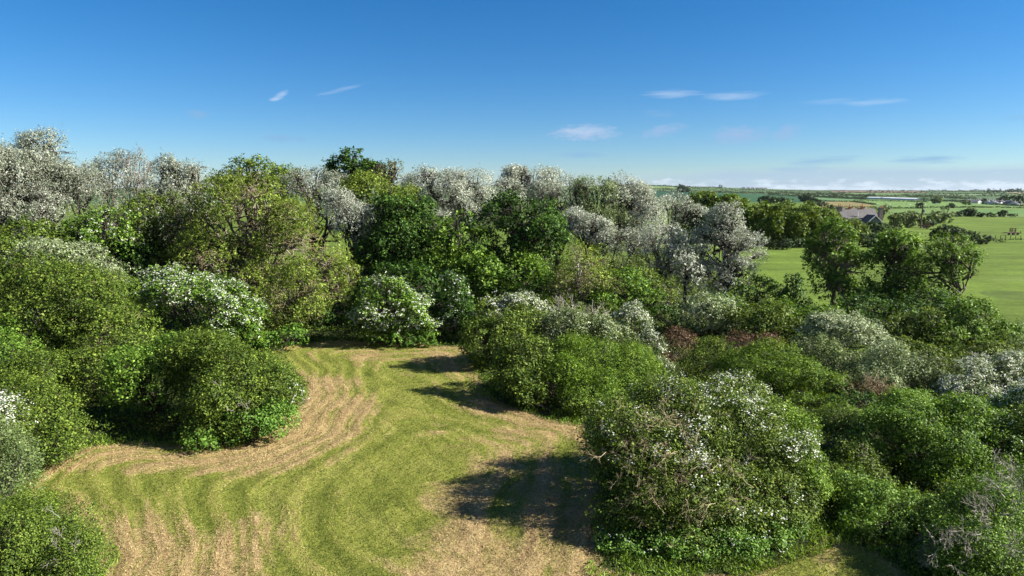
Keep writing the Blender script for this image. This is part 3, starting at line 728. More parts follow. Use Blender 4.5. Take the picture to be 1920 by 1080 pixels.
P('holly_tree','dark',60,[(770,560,80,75),(850,600,60,50,-1),(700,570,50,60,1),(620,600,40,50,1)],'shaded dark holly behind the white hawthorn at the back of the glade', stay=True, cat='tree', tree=True, keep_low=.6)
P('hawthorn_bush','bright',53.5,[(732,585,74,42),(695,606,48,28,-.8),(775,608,44,28,-.8),(722,548,46,24,.5),(752,566,48,22,-.2)],'rounded hawthorn covered in white blossom at the back of the glade', blossom=1.9, group=HG, sub=8, keep_low=.5, ups=-.6)
P('nettle_patch','nettle',51.8,[(760,636,42,14),(715,640,30,10),(800,638,25,12,.3)],'nettles at the foot of the rounded white hawthorn', sub=3, cat='plant')
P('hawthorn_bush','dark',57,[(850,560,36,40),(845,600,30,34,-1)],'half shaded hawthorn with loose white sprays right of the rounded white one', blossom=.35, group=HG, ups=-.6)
P('hawthorn_bush','olive',55,[(970,588,62,38),(920,600,40,35,-1),(1010,600,40,30)],'hawthorn with white crest behind the dark island bush', blossom=1.2, group=HG, sub=7)
# --- silver grove right of centre
P('poplar_tree','silver',98,[(1000,342,52,30),(965,340,28,26),(985,330,18,18),(940,372,55,28,-2)],'far silver poplar with an uneven spiky top at the centre skyline', matk='sheen', cat='tree', tree=True, dens=.9)
P('poplar_tree','silver',84,[(1050,380,50,45),(1070,420,50,45,-1),(1015,375,36,30)],'brownish grey poplar behind the dark sycamore', cat='tree', tree=True, dens=.75, twigs=2.5)
P('poplar_tree','silver',80,[(1118,370,40,44),(1095,362,20,24),(1110,430,48,55,-1),(1150,440,40,50)],'dark grey rounded poplar right of centre', cat='tree', tree=True, matk='pale', dens=1.1)
P('poplar_tree','silver',82,[(1175,386,46,44),(1200,425,52,55,-1),(1150,365,30,26),(1205,378,24,24)],'tall pale poplar right of the dark grey one', matk='sheen', cat='tree', tree=True, dens=1.0)
P('poplar_tree','silver',74,[(1110,430,40,26),(1150,455,42,28,-1),(1080,415,26,20,1)],'brightest white poplar bough leaning over the green ash', matk='sheen', cat='tree', tree=True, dens=1.3)
P('poplar_tree','silver',100,[(1225,388,42,18),(1268,378,30,16),(1290,400,30,20)],'small sunlit poplar tops at the right end of the grove skyline', matk='sheen', cat='tree', tree=True, dens=.8)
P('poplar_tree','silver',72,[(1235,465,52,55),(1200,480,45,50,1),(1260,500,42,48,-1)],'pale poplar with thin bare trunks in the right grove', matk='sheen', cat='tree', tree=True, dens=.75, twigs=2, bark='dark', base=1235)
P('poplar_tree','pale',71,[(1280,480,48,50),(1300,530,42,42,-1)],'poplar with low pale leaves left of the open silver tree', cat='tree', tree=True, dens=1.0, matk='sheen', twigs=2, base=1285)
P('poplar_tree','silver',70,[(1362,425,34,40),(1352,405,16,20),(1340,470,40,45,0),(1400,470,44,36),(1375,520,50,40,-.5),(1330,520,30,34)],'open silver poplar with dark forked limbs beside the pasture', matk='sheen', cat='tree', tree=True, dens=.75, patch=1.4, bark='dark', trunk=.28, base=1358, twigs=1.2)
P('poplar_tree','olive',76,[(1180,540,60,50),(1240,560,50,40),(1120,520,50,50)],'shaded trunks and dull leaves below the right grove', cat='tree', tree=True, dens=.6, twigs=3, matk='olive')
P('ash_tree','ash',61,[(1085,500,52,52),(1120,540,50,45,-1),(1060,545,40,45)],'ash with bare pale trunk and thin green twigs right of the sycamores', cat='tree', tree=True, bark='pale', base=1083, dens=.8, twigs=2.2, trunk=.13)
P('hazel_bush','bright',60,[(1170,545,50,42),(1130,575,50,30,-1),(1210,560,34,32)],'bright green hazel below the right grove')
P('willow_bush','olive',58,[(1070,590,60,30),(1130,605,60,28,-1)],'twiggy willow scrub behind the island bush', twigs=5, dens=.8)
P('hawthorn_bush','pale',56,[(1325,595,58,38),(1360,610,34,26,-1),(1285,600,30,28)],'hawthorn with drooping creamy blossom below the open silver tree', blossom=.9, bmat='cream', group=HG, sub=7)
P('hawthorn_bush','bright',58,[(1350,575,36,22),(1385,590,20,22)],'small hawthorn with a white side branch behind the creamy one', blossom=.6, group=HG)
P('elder_bush','dark',59,[(1245,598,34,26),(1270,615,30,22,-1)],'dark elder left of the creamy hawthorn')
P('hawthorn_bush','pale',53.5,[(1185,600,32,26)],'small round hawthorn crowned with white above the island bush', blossom=.9, group=HG)
# --- island bush in the middle
P('elder_bush','olive',46,[(940,640,58,52),(900,650,36,50,-.5),(975,620,50,36,1)],'dark leafed left end of the island thicket casting a shadow on the grass', matk='olive', dens=1.2, sub=7)
P('hawthorn_bush','bright',43,[(985,680,62,55,-.5),(960,710,40,45,-1.5),(1010,730,50,42,-3)],'hawthorn with bright leaf sprays low on the island thicket', sub=8, matk='olive', dens=1.1)
P('grey_willow_bush','grey',47,[(1070,630,80,40),(1010,620,50,30,1),(1140,640,60,36)],'grey-green flowering willow on top of the island thicket', blossom=.3, bmat='cream', sub=7)
P('gorse_bush','gorse',41,[(1110,690,88,62),(1060,720,62,55,-1.5),(1180,700,58,52),(1100,740,70,40,-3)],'dense rounded bright green gorse at the right of the island thicket', sub=8, dens=1.2, patch=.6)
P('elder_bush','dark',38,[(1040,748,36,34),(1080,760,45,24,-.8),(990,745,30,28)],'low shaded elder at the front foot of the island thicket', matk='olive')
P('hawthorn_bush','grey',42,[(1222,660,24,48,1),(1235,700,20,30)],'narrow hawthorn fringe with white flowers right of the bright gorse', blossom=.9, group=HG)
# --- right middle scrub
P('dead_gorse_bush','brown',47.5,[(1268,650,36,30),(1250,668,24,20,-.8)],'reddish brown dead gorse at the left end of the scrub')
P('gorse_bush','gorse',46,[(1340,670,48,38),(1310,690,36,30,-1)],'green gorse right of the reddish dead one', matk='olive')
P('dead_gorse_bush','brown',46.5,[(1420,645,58,18),(1380,640,40,16,.6)],'brown dead gorse tops along the crest of the scrub', sub=6)
P('gorse_bush','gorse',43.5,[(1420,690,76,42),(1490,700,62,36,-1),(1545,722,48,26,-1.5),(1370,700,40,30,.5)],'long bright green gorse ridge sloping down to the right', sub=8, dens=1.2, patch=.6)
P('gorse_bush','olive',55,[(1400,598,50,26),(1445,585,42,18,1)],'light green scrub in front of the dark pasture edge bush')
P('blackthorn_bush','dark',51,[(1450,610,50,30),(1410,618,36,26),(1480,622,34,24,-.5)],'dark blackthorn behind the brown gorse tops', matk='olive')
P('bramble_bush','bright',54,[(1530,592,52,18),(1590,615,55,18,-1.5),(1470,582,35,14,1)],'light green bramble bank below the pasture trees')
P('hawthorn_bush','pale',48.5,[(1570,620,66,34),(1610,650,60,40,-2),(1540,640,48,40,-1)],'wide pale hawthorn with creamy blossom in the middle of the right scrub', blossom=1.3, bmat='cream', group=HG, sub=8)
P('hawthorn_bush','grey',46,[(1530,665,50,38),(1580,690,60,36,-1.5)],'shaded hawthorn front with a bare grey bough right of the brown gorse', twigs=2)
P('grey_willow_bush','grey',44,[(1665,690,50,46),(1640,715,45,34,-1),(1705,700,45,42)],'grey-green willow between the pale hawthorn and the dead shrub', matk='pale', dens=.95)
P('grey_willow_bush','grey',45,[(1755,690,42,28),(1780,720,40,34,-1),(1735,715,36,34)],'dull willow left of the white hawthorn at the right', twigs=2.5)
P('hawthorn_bush','pale',42.5,[(1850,710,50,36),(1815,735,46,30,-1),(1905,700,40,34,.5),(1885,735,40,28,-.8)],'hawthorn thick with white blossom near the right edge', blossom=1.5, group=HG, sub=11, patch=1.3, ups=-.5)
P('hawthorn_bush','bright',39.5,[(1905,775,40,34),(1870,770,30,24,.5),(1940,760,40,50)],'hawthorn with white sprays cut off by the right edge', blossom=1.0, group=HG)
P('dead_shrub','brown',38.5,[(1630,735,36,26),(1660,740,20,18)],'leafless brown shrub with fanning twigs in the right scrub', dens=.6, twigs=3)
P('bramble_bush','dark',40,[(1710,770,60,26),(1600,760,50,22)],'shaded brambles behind the large right bush', dens=.7)
P('hawthorn_bush','olive',33,[(1690,800,72,50),(1632,826,46,44,-.5),(1750,850,85,62,-1),(1700,765,40,26,1.5),(1775,790,40,36,.4)],'large dark hawthorn mound at the right', sub=13, dens=1.0, matk='bright', twigs=2.5, patch=1.35)
P('hawthorn_bush','bright',32.5,[(1820,825,64,62),(1800,780,46,34,1),(1862,858,48,50,-1),(1850,795,30,26,.8)],'green leafed hawthorn forming the right half of the dark mound', sub=12, patch=1.35, blossom=.12)
P('elder_bush','olive',30.5,[(1905,850,45,55),(1935,820,50,60)],'olive elder at the right edge beside the dark mound')
P('blackthorn_bush','grey',30,[(1600,860,42,40),(1570,800,40,40,3.5),(1620,900,50,28,-1)],'twiggy grey bush between the near bush and the dark mound', matk='olive', twigs=3, patch=1.4, sub=9)
P('bramble_bush','dark',27.5,[(1810,930,46,26,-.5)],'shaded bramble in front of the dark mound', matk='olive')
P('bramble_bush','bright',25.3,[(1650,955,74,40),(1600,935,50,36,1.2),(1705,965,50,40,-.2),(1640,990,60,28,-1)],'bright leafy bramble mound right of the near bush', sub=12, dens=1.15, patch=1.3)
P('grey_willow_bush','grey',22.5,[(1860,1000,75,80),(1820,1040,80,60,-.8),(1900,930,60,50,1.5),(1780,1060,60,50,-1)],'thicket laced with dry grey twigs in the bottom right corner', matk='bright', twigs=4, sub=13, patch=1.4)
P('gorse_bush','gorse',34.5,[(1585,785,34,24),(1610,795,24,18,-.4)],'small bright gorse between the huge hawthorn and the dark mound', sub=6, patch=1.3)
P('bramble_bush','bright',37,[(1700,748,34,18),(1725,742,24,16,.4)],'low green bramble right of the leafless brown shrub', sub=6, patch=1.2)
P('hawthorn_bush','olive',36.5,[(1790,762,36,22),(1760,768,26,18,.3)],'low olive hawthorn in the hollow under the white flowering row', sub=6, patch=1.2)
P('blackthorn_bush','olive',27.5,[(1590,915,34,26),(1560,900,30,30,.5)],'dull green blackthorn tucked behind the bright bramble mound', sub=7, patch=1.3)
P('bramble_bush','bright',29,[(1870,905,40,26),(1905,915,36,28,-.3)],'green bramble bank at the right edge above the twiggy thicket', sub=8, patch=1.2)
P('bramble_bush','olive',48.5,[(1700,655,34,16),(1740,662,30,14,-.4)],'olive bramble between the pale hawthorn and the pasture hazel', sub=5)
P('gorse_bush','gorse',41,[(1500,748,34,16),(1550,755,30,15,-.6)],'short gorse below the end of the long bright ridge', sub=5, patch=1.2)
# --- trees between scrub and pasture
P('elder_tree','dark',67,[(1418,545,38,28),(1395,560,28,26),(1440,555,26,24)],'dark elder at the corner of the pasture', cat='tree', tree=True)
P('sycamore_tree','dark',65,[(1484,540,18,26),(1490,565,32,24,-.4)],'young pointed sycamore sapling between the elder and the tall tree', cat='tree', tree=True, sub=4)
P('alder_tree','dark',69,[(1565,450,38,36),(1560,500,50,42,-.3),(1570,545,58,40,-.5),(1535,480,26,26),(1605,500,30,36)],'tall alder standing alone at the edge of the pasture', cat='tree', tree=True, sub=8, matk='bright', bark='grey', base=1562, dens=.9, patch=1.3)
P('alder_tree','dark',66,[(1680,462,36,28),(1665,510,45,40),(1700,520,50,45),(1650,560,50,40,-.5)],'darker alder in the middle of the right tree group', cat='tree', tree=True, sub=10, matk='bright', dens=.9, patch=1.4)
P('ash_tree','ash',63,[(1770,475,52,36),(1740,520,52,42,.5),(1800,500,34,36,.5),(1720,560,60,40)],'ash with visible dark forked trunk at the right of the tree group', cat='tree', tree=True, sub=8, matk='bright', dens=1.2, bark='dark', trunk=.2, base=1795, twigs=.5)
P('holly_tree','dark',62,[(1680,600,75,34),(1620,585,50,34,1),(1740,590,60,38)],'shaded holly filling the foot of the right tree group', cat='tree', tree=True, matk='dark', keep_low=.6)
P('willow_bush','grey',57,[(1740,615,55,32),(1680,622,50,26)],'dim willow scrub under the right tree group', matk='olive', twigs=2)
P('hazel_bush','bright',54,[(1830,610,58,32),(1795,630,60,30,-.7),(1870,628,50,26,-.5),(1810,580,36,22,1)],'bright green hazel spilling onto the pasture at right')
P('bramble_bush','olive',52,[(1900,650,50,22),(1830,660,60,20,-1)],'low olive bramble along the pasture edge at right', matk='olive')

# --- near bush (the big one in the foreground)
near_root, near_lb, nrng = P('hawthorn_bush','bright',25.5,[(1300,815,132,82,1),(1205,875,95,92,-1),(1395,860,100,100,.2),(1300,945,140,85,-2),(1215,985,100,65,-2.4),(1430,960,80,75,-1.2),(1350,765,95,42,3.2),(1150,810,55,52,1),(1240,765,70,40,3)],
    'huge hawthorn in the foreground with white blossom and bare lichened branches', stay=True, blossom=.5, group=HG, sub=12, dens=.85, twigs=2.5, patch=1.4, ups=-.3,
    bias=lambda p: np.clip((p[:,0]-5.6)*.8, .12, 1.0)*np.clip((p[:,2]-1.6)*1.2, .12, 1.0)*np.clip(wobble(p, 4, 1.5)*1.6+.7, .12, 1.3), matk='olive', bsize=1.3)
P('hawthorn_bush','bright',25,[(1490,865,46,80,.8),(1508,920,38,50,-.4),(1470,810,54,46,2.2)],'yellow-green leafy side bush pressed against the right of the huge hawthorn', stay=True, matk='gorse', sub=7)
P('nettle_patch','nettle',22,[(1300,1032,115,40),(1200,1040,75,36,-.1),(1400,1025,85,38,.3),(1465,1000,45,38,.8)],'fresh green nettles and brambles skirting the front of the huge hawthorn', sub=4, cat='plant', blossom=.05)
def near_branches():
    rng = nrng
    pts = []; dirs = []
    for (u, v, D, n) in [(1175,850,23.0,4),(1175,805,24.2,5),(1200,780,24.5,5),(1250,790,23.6,5),(1195,900,22.2,5),(1240,880,22.0,5),(1300,890,22,6),(1330,930,21.6,4),(1195,950,21.8,3),(1280,950,21.4,4),(1380,900,21.8,3),(1210,840,22.8,5),(1340,850,23,3),(1400,1010,21,2),(1270,820,23,4)]:
        c, s = atD(u, v, D+.7)
        for k in range(n*2):
            pts.append(c+rng.normal(size=3)*.45); dirs.append(unit(np.array([-.45, -.75, .25])+rng.normal(size=3)*.55))
    V, Q = fan_branches(pts, dirs, .5, .0115, rng, depth=4, fork=3, spread=.55)
    set_tags(np_mesh('bare_branches', V, Q, BARK['lichen'], near_root), kind='stuff')
near_branches()
def fan_on(root_label, pts_px, mat, length, rad, n=6, spread=.5, dirv=(-.1, -.4, .9)):
    root = next(o for o in COL.objects if o.get('label') == root_label); rng = np.random.default_rng(77)
    pts = []; dirs = []
    for (u, v, D) in pts_px:
        c, s = atD(u, v, D)
        for k in range(n): pts.append(c+rng.normal(size=3)*.2); dirs.append(unit(np.array(dirv)+rng.normal(size=3)*.45))
    V, Q = fan_branches(pts, dirs, length, rad, rng, depth=3, fork=4, spread=spread)
    set_tags(np_mesh('bare_branches', V, Q, BARK[mat], root), kind='stuff')
fan_on('thicket laced with dry grey twigs in the bottom right corner', [(1870,960,19.7),(1890,930,20.4),(1840,980,19.3),(1900,1040,18.6),(1800,1030,18.9),(1760,1020,19.5),(1890,900,21)], 'pale', .5, .014)
fan_on('leafless brown shrub with fanning twigs in the right scrub', [(1630,755,36.4),(1650,755,36.4)], 'tan', .9, .03, 10)
fan_on('dense dome shaped bush of small dark leaves at the bend of the mown path', [(420,750,31.6),(450,765,31.3)], 'pale', .35, .012, 5)
fan_on('low bramble thicket of small dark leaves filling the bottom left corner', [(115,1000,19.0),(120,1025,18.6)], 'pale', .35, .01, 3)
fan_on('twiggy willow scrub behind the island bush', [(1080,600,56),(1120,610,55),(1050,600,56)], 'pale', 1.3, .04, 5)

# ------------------------------------------------------------------ the wood beyond the pasture
WG = 'trees of the wood beyond the pasture'
wood_rows = [
 ('faryel',168,[(1318,375,26,16),(1300,392,26,20)],'yellow-green tree crowning the left end of the far wood'),
 ('faryel',165,[(1372,382,26,17),(1350,395,30,22)],'round yellow-green tree second from the left in the far wood'),
 ('faryel',156,[(1425,405,30,24),(1420,430,32,26)],'broad green tree of the far wood just right of the open silver poplar'),
 ('faryel',155,[(1468,405,28,22),(1465,432,32,26)],'dense green tree in the middle of the far wood'),
 ('faryel',153,[(1510,405,28,20),(1505,432,32,26)],'sunlit tree in the right half of the far wood'),
 ('faryel',154,[(1550,412,26,18),(1545,438,32,20)],'lower tree where the far wood slopes down to the right'),
 ('faryel',150,[(1447,420,26,20),(1440,440,26,18)],'short tree between the second and third crowns of the far wood'),
 ('faryel',150,[(1490,418,24,18),(1488,440,26,18)],'dark lower tree in the front row of the far wood'),
 ('faryel',150,[(1530,424,22,14),(1528,441,26,16)],'front row tree near the right slope of the far wood'),
 ('faryel',157,[(1590,424,24,14),(1610,436,24,12)],'last low tree at the right end of the far wood'),
]
for kd, D, lb, lab in wood_rows:
    P('beech_tree', kd, D, lb, lab, cat='tree', tree=True, group=WG, sub=7, dens=1.1)
P('conifer_tree','far',160,[(1310,425,40,40),(1350,430,36,36)],'dark shaded conifer filling the gap left of the far wood', cat='tree', tree=True, sub=6)
P('bramble_bush','far','g',[(1500,453,44,9),(1460,456,22,7),(1540,450,34,10)],'dark scrub along the foot of the far wood', sub=5)
P('gorse_bush','far','g',[(1632,452,28,11),(1652,447,20,11)],'dark gorse clump on the pasture right of the far wood', sub=5)
P('bramble_bush','far','g',[(1475,458,20,8),(1450,463,12,5)],'small dark bush at the left corner of the far wood', sub=4)
P('gorse_bush','olive',170,[(1615,434,24,10),(1640,429,20,9)],'round green shrub in front of the cottage', matk='far')
P('hedge','olive',178,[(1595,421,30,8),(1635,426,34,8),(1668,428,24,8),(1568,416,20,8)],'trimmed looking garden hedge hiding the cottage walls', matk='far', cat='hedge', sub=5)
P('hawthorn_bush','olive',165,[(1676,412,14,10),(1690,407,13,9)],'green bush right beside the cottage gable', matk='grey')
P('ash_tree','ash',215,[(1648,394,16,11),(1662,390,10,8)],'bare brown twiggy tree behind the cottage right chimney', cat='tree', tree=True, dens=.25, twigs=3, matk='grey')
P('gorse_bush','olive','g',[(1705,406,20,9),(1698,417,22,10)],'olive scrub clump left of the power pole', matk='grey')
P('gorse_bush','far','g',[(1718,413,16,9),(1738,419,16,8)],'dark scrub at the foot of the power pole', sub=4)
P('gorse_bush','olive','g',[(1760,404,16,8),(1750,411,18,8),(1775,402,12,6)],'round scrub right of the power pole', matk='grey')
P('dead_gorse_bush','brown','g',[(1737,424,7,6)],'small reddish shrub at the base of the power pole', sub=3)
P('gorse_bush','far','g',[(1775,434,26,10),(1805,441,24,9),(1760,441,16,8)],'dark gorse rising behind the right tree group', sub=5)
P('gorse_bush','far','g',[(1826,447,12,7)],'small dark gorse just right of the tree group top', sub=4)
P('gorse_bush','grey','g',[(1846,450,20,7),(1832,452,16,6)],'grey bush at the end of the pasture fence', matk='far', sub=4)
P('gorse_bush','grey','g',[(1874,450.5,15,3.6)],'low grey scrub lying along the pasture fence', matk='far', sub=4)
for u, v, ru, rv, D, lab in [(1723,387,8.5,4.6,330,'dark round bush standing alone beside the power pole'),(1686,389,2.4,2,340,'tiny dark bush left of the lone round bush'),
        (1784,386.5,7.5,4.2,330,'bush at the left end of the far field boundary'),(1772,392.5,8,2.6,280,'flat bush below the left end of the field boundary'),
        (1795,402.5,9,4.2,235,'leftmost bush of the hedge row across the right pasture'),(1816,400.5,13,6.5,235,'tallest bush of the hedge row across the right pasture'),
        (1838,403.5,9,4.2,235,'round bush right of the tallest in the hedge row'),(1858,404,11,3.6,235,'dark low bush midway along the hedge row'),
        (1880,402,9,5,235,'second tallest bush of the hedge row'),(1899,404,10,3.4,235,'low bush near the right end of the hedge row'),
        (1560,390,10,3.5,300,'dark bush left of the cottage left chimney'),(1437,376,17,7,420,'dark copse tree above the middle of the far wood'),(1462,377,14,6,420,'dark copse tree right of the first above the far wood'),
        (1513,372,13,7,470,'dark round tree standing alone in the far green field'),(1540,383,12,4,330,'scrubby tree above the right half of the far wood'),(1525,379,14,5,360,'hedge tree between the lone round tree and the far wood')]:
    P('gorse_bush' if v > 380 else 'oak_tree','far','g',[(u,v-rv*.15,ru*1.05,rv*1.05)],lab, cat='bush' if v > 380 else 'tree', sub=5, dens=1.8)

# far hedges: each boundary is one hedge
def hedge(px, h, w, label, mat='far', gaps=0.0, group='hedges between the far fields'):
    rng = np.random.default_rng(len(px)*7+int(px[0][0]*3+px[0][1]*11)); G = [ground(u, v) for u, v in px]
    root = empty('hedge', G[0], label, 'hedge', group)
    Vs = []; Qs = []; Ts = []; b = 0
    for a, c in zip(G[:-1], G[1:]):
        ln = np.linalg.norm(c-a); D = np.linalg.norm((a+c)/2); L = max(.25, .8*D/683); n = int(ln*h/(L*L)*3.6)+10
        t = rng.random(n); p = a[None]*(1-t[:, None])+c[None]*t[:, None]
        hh = h*(.8+.2*np.sin(t*ln*.05+rng.uniform(0, 6))+.15*np.sin(t*ln*.17+1))
        p[:, 2] += rng.random(n)*hh; p[:, :2] += rng.normal(size=(n, 2))*w*.5
        keep = rng.random(n) > gaps; p = p[keep]; n = len(p)
        V, Q = leaves_from(p, unit(rng.normal(size=(n, 3))+np.array([0, -.3, .4])), unit(rng.normal(size=(n, 3))), L*rng.uniform(.7, 1.3, n), .8, rng)
        Vs.append(V); Qs.append(Q+b); b += len(V); Ts.append(np.clip(rng.normal(.4, .2, n), 0, 1))
    np_mesh('foliage', np.concatenate(Vs), np.concatenate(Qs), LM[mat], root, np.concatenate(Ts))
for px, h, w, lab in [
    ([(1185,347.5),(1270,350.6),(1360,353.2)],5,3,'dark hedge along the crest of the left hill'),
    ([(1190,354),(1260,355)],4,3,'hedge under the pale hillside field at left'),
    ([(1190,357.4),(1325,360.6)],5,3,'thick dark hedge above the dark green field'),
    ([(1270,353.4),(1400,356.6),(1560,359.3)],4,3,'second hedge below the hill crest'),
    ([(1325,361.5),(1440,363.2),(1560,366.5),(1640,369)],5,3,'dark hedge crossing the slope above the lone field tree'),
    ([(1325,360.2),(1440,361.8),(1560,363)],4,3,'hedge beside the pale strip field'),
    ([(1440,366),(1530,369.6),(1625,374.4)],4,3,'hedge running down behind the cottage to the glasshouses'),
    ([(1600,368.3),(1700,369),(1800,372)],4,3,'dark hedge behind the glasshouses'),
    ([(1558,357.8),(1650,358.2),(1740,359)],3,2,'thin hedge at the top of the ploughed field'),
    ([(1566,361.4),(1740,361.9)],4,3,'hedge at the foot of the ploughed field'),
    ([(1738,359.5),(1830,359.8),(1925,360)],6,4,'dark hedge under the right skyline trees'),
    ([(1690,367.6),(1800,368),(1925,368.4)],4,3,'long dark hedge beyond the village'),
    ([(1745,363.6),(1925,364.3)],3,2,'faint upper hedge beyond the village'),
    ([(1780,372.5),(1830,373.5)],4,3,'hedge stub at the left of the village'),
    ([(1725,376),(1800,378.8),(1840,380)],3,3,'hedge joining the glasshouses to the village'),
    ([(1840,382.5),(1880,385),(1925,387.6)],1.6,1.5,'dark hedge in front of the village houses'),
    ([(1640,391.3),(1760,390.4),(1860,389.3),(1925,390.5)],1.3,1.2,'low hedge bank between the two right hand fields'),
    ([(1530,377.5),(1600,378.6),(1640,384)],1.6,1.5,'hedge bank round the brown stubble field'),
    ([(1545,391),(1640,391.5)],2.0,2,'dark hedge behind the cottage roof'),
    ([(1670,402),(1790,404)],1.2,2,'overgrown bank behind the power pole'),
    ([(1600,377),(1700,378),(1740,379.5)],1.2,1,'thin hedge in front of the glasshouses'),
    ([(1885,450.5),(1925,450)],.3,.5,'dark rough grass bank below the pasture fence')]:
    hedge(px, h, w, lab)

# skyline trees and copses, each one a tree
SK = [(1276,352,6,5.5),(1283,353,6,5),(1290,354.5,5,4)]
for k, (u, v, ru, rv) in enumerate(SK):
    P('oak_tree','far',1500,[(u,v,ru,rv)],['leftmost dark tree of the hillside copse','middle dark tree of the hillside copse','rightmost dark tree of the hillside copse'][k], cat='tree', sub=3, group='dark copse on the left hill')
P('oak_tree','far',2300,[(1351,349.8,4.5,3.6)],'dark lone tree breaking the horizon on the left hill', cat='tree', sub=3)
for (u, v, ru, rv, D, lab) in [(1554,356.3,3.5,2,2400,'tiny tree on the horizon at the left end of the ploughed field'),(1667,356.6,5,1.6,2400,'small clump on the horizon above the ploughed field'),(1727,356.5,1.6,2,2400,'tiny pointed tree on the horizon at the right end of the ploughed field'),
        (1762,356.8,12,1.8,2400,'low dark clump on the horizon right of the ploughed field'),(1799,356.6,2,2,2300,'tiny round tree on the right horizon'),(1822,357.4,8,1.6,2300,'flat dark clump on the right horizon'),
        (1853,356.8,5,2.8,1700,'leftmost tree of the right skyline row'),(1862,357.2,4,2.6,1700,'second tree of the right skyline row'),(1872,356.8,4,3,1700,'third rounded tree of the right skyline row'),
        (1886,357.4,5,2.6,1650,'broad tree midway in the right skyline row'),(1895,356.6,5,3.2,1650,'tall tree in the right skyline row'),(1907,356.8,7,3,1650,'wide tree near the right end of the skyline row'),(1919,357.4,6,2.6,1650,'last skyline tree at the right edge'),
        (1882,370,5,3.6,620,'dark tree behind the middle of the village'),(1898,371.5,8,4,600,'broad tree behind the right of the village'),(1912,372,9,4.5,600,'large tree at the right edge behind the village'),(1845,373.2,5,2,640,'low tree behind the left of the village'),(1872,373,5,2.2,640,'low rounded tree above the village roofs'),(1756,373.6,10,3.4,620,'brownish tree at the right end of the glasshouses'),(1812,377,9,2.4,560,'grey scrub at the left end of the village')]:
    P('oak_tree','far',D,[(u,v,ru,rv)],lab, cat='tree', sub=3, matk='grey' if v in (373.6, 377) else None)

# ------------------------------------------------------------------ buildings
def roof_mat(name, c1, c2, row=.3):
    m, nt, out = new_mat(name); N, L = nt.nodes, nt.links
    tc = N.new('ShaderNodeTexCoord'); br = N.new('ShaderNodeTexBrick'); br.inputs['Scale'].default_value = 1.0
    br.inputs['Brick Width'].default_value = row*1.2; br.inputs['Row Height'].default_value = row; br.inputs['Mortar Size'].default_value = .02
    br.inputs['Color1'].default_value = (*c1, 1); br.inputs['Color2'].default_value = (*c2, 1); br.inputs['Mortar'].default_value = (*[c*.5 for c in c1], 1)
    L.new(tc.outputs['Object'], br.inputs[0])
    n = N.new('ShaderNodeTexNoise'); n.inputs['Scale'].default_value = .8; n.inputs['Detail'].default_value = 6; L.new(tc.outputs['Object'], n.inputs[0])
    mx = N.new('ShaderNodeMix'); mx.data_type = 'RGBA'; mx.blend_type = 'MULTIPLY'; mx.inputs[0].default_value = .6
    L.new(br.outputs[0], mx.inputs[6]); L.new(n.outputs[0], mx.inputs[7])
    p = N.new('ShaderNodeBsdfPrincipled'); p.inputs['Roughness'].default_value = .75; L.new(mx.outputs[2], p.inputs['Base Color']); L.new(p.outputs[0], out.inputs[0]); return m
SLATE = roof_mat('slate', (.20,.185,.185), (.14,.13,.135)); STONE = plain_mat('stone', (.19,.17,.15), .9, .35, 2.5, .3); RENDERW = plain_mat('white_render', (.72,.72,.70), .8, .06, 2)
TRIM = plain_mat('white_trim', (.78,.78,.76), .6, .05, 2); SHADEW = plain_mat('shaded_wall', (.22,.25,.32), .8, .1, 2); TERRA = plain_mat('terracotta', (.42,.18,.09), .8, .2, 5)  # gable wing wall colour has its blue-grey shade painted in
GLASS = plain_mat('window_glass', (.05,.06,.08), .15, .1, 1); DARKROOF = roof_mat('dark_slate', (.14,.13,.16), (.11,.11,.13), .5); MIDROOF = roof_mat('mid_slate', (.26,.25,.28), (.21,.20,.23), .5)
TIMBER = plain_mat('weathered_timber', (.11,.08,.055), .9, .3, 5); STEEL = plain_mat('grey_steel', (.20,.21,.21), .5, .1, 3, metallic=.4); RUST = plain_mat('rusty_steel', (.10,.05,.035), .85, .35, 6); POLY = plain_mat('polythene', (.80,.80,.78), .8, .04, 1)

def prism(mb, x0, x1, y0, y1, z0, z1, ax='x', over=0.0, th=.16):
    """two roof slopes of real thickness, ridge along ax"""
    if ax == 'x':
        ym = (y0+y1)/2
        for s in (0, 1):
            ya = y0-over if s == 0 else y1+over; za = z0-over*(z1-z0)/((y1-y0)/2)
            v = [(x0,ya,za),(x1,ya,za),(x1,ym,z1),(x0,ym,z1),(x0,ya,za-th),(x1,ya,za-th),(x1,ym,z1-th),(x0,ym,z1-th)]
            mb.add(v, [(0,1,2,3),(7,6,5,4),(0,4,5,1),(1,5,6,2),(2,6,7,3),(3,7,4,0)])
    else:
        xm = (x0+x1)/2
        for s in (0, 1):
            xa = x0-over if s == 0 else x1+over; za = z0-over*(z1-z0)/((x1-x0)/2)
            v = [(xa,y0,za),(xa,y1,za),(xm,y1,z1),(xm,y0,z1),(xa,y0,za-th),(xa,y1,za-th),(xm,y1,z1-th),(xm,y0,z1-th)]
            mb.add(v, [(0,1,2,3),(7,6,5,4),(0,4,5,1),(1,5,6,2),(2,6,7,3),(3,7,4,0)])
def gable_body(mb, x0, x1, y0, y1, ze, zr, ax='x'):
    if ax == 'x':
        ym = (y0+y1)/2; v = [(x,*q) for x in (x0, x1) for q in ((y0,0),(y1,0),(y1,ze),(ym,zr),(y0,ze))]
    else:
        xm = (x0+x1)/2; v = [(q[0], y, q[1]) for y in (y0, y1) for q in ((x0,0),(x1,0),(x1,ze),(xm,zr),(x0,ze))]
    mb.add(v, [(0,1,2,3,4),(9,8,7,6,5),(0,5,6,1),(1,6,7,2),(2,7,8,3),(3,8,9,4),(4,9,5,0)])

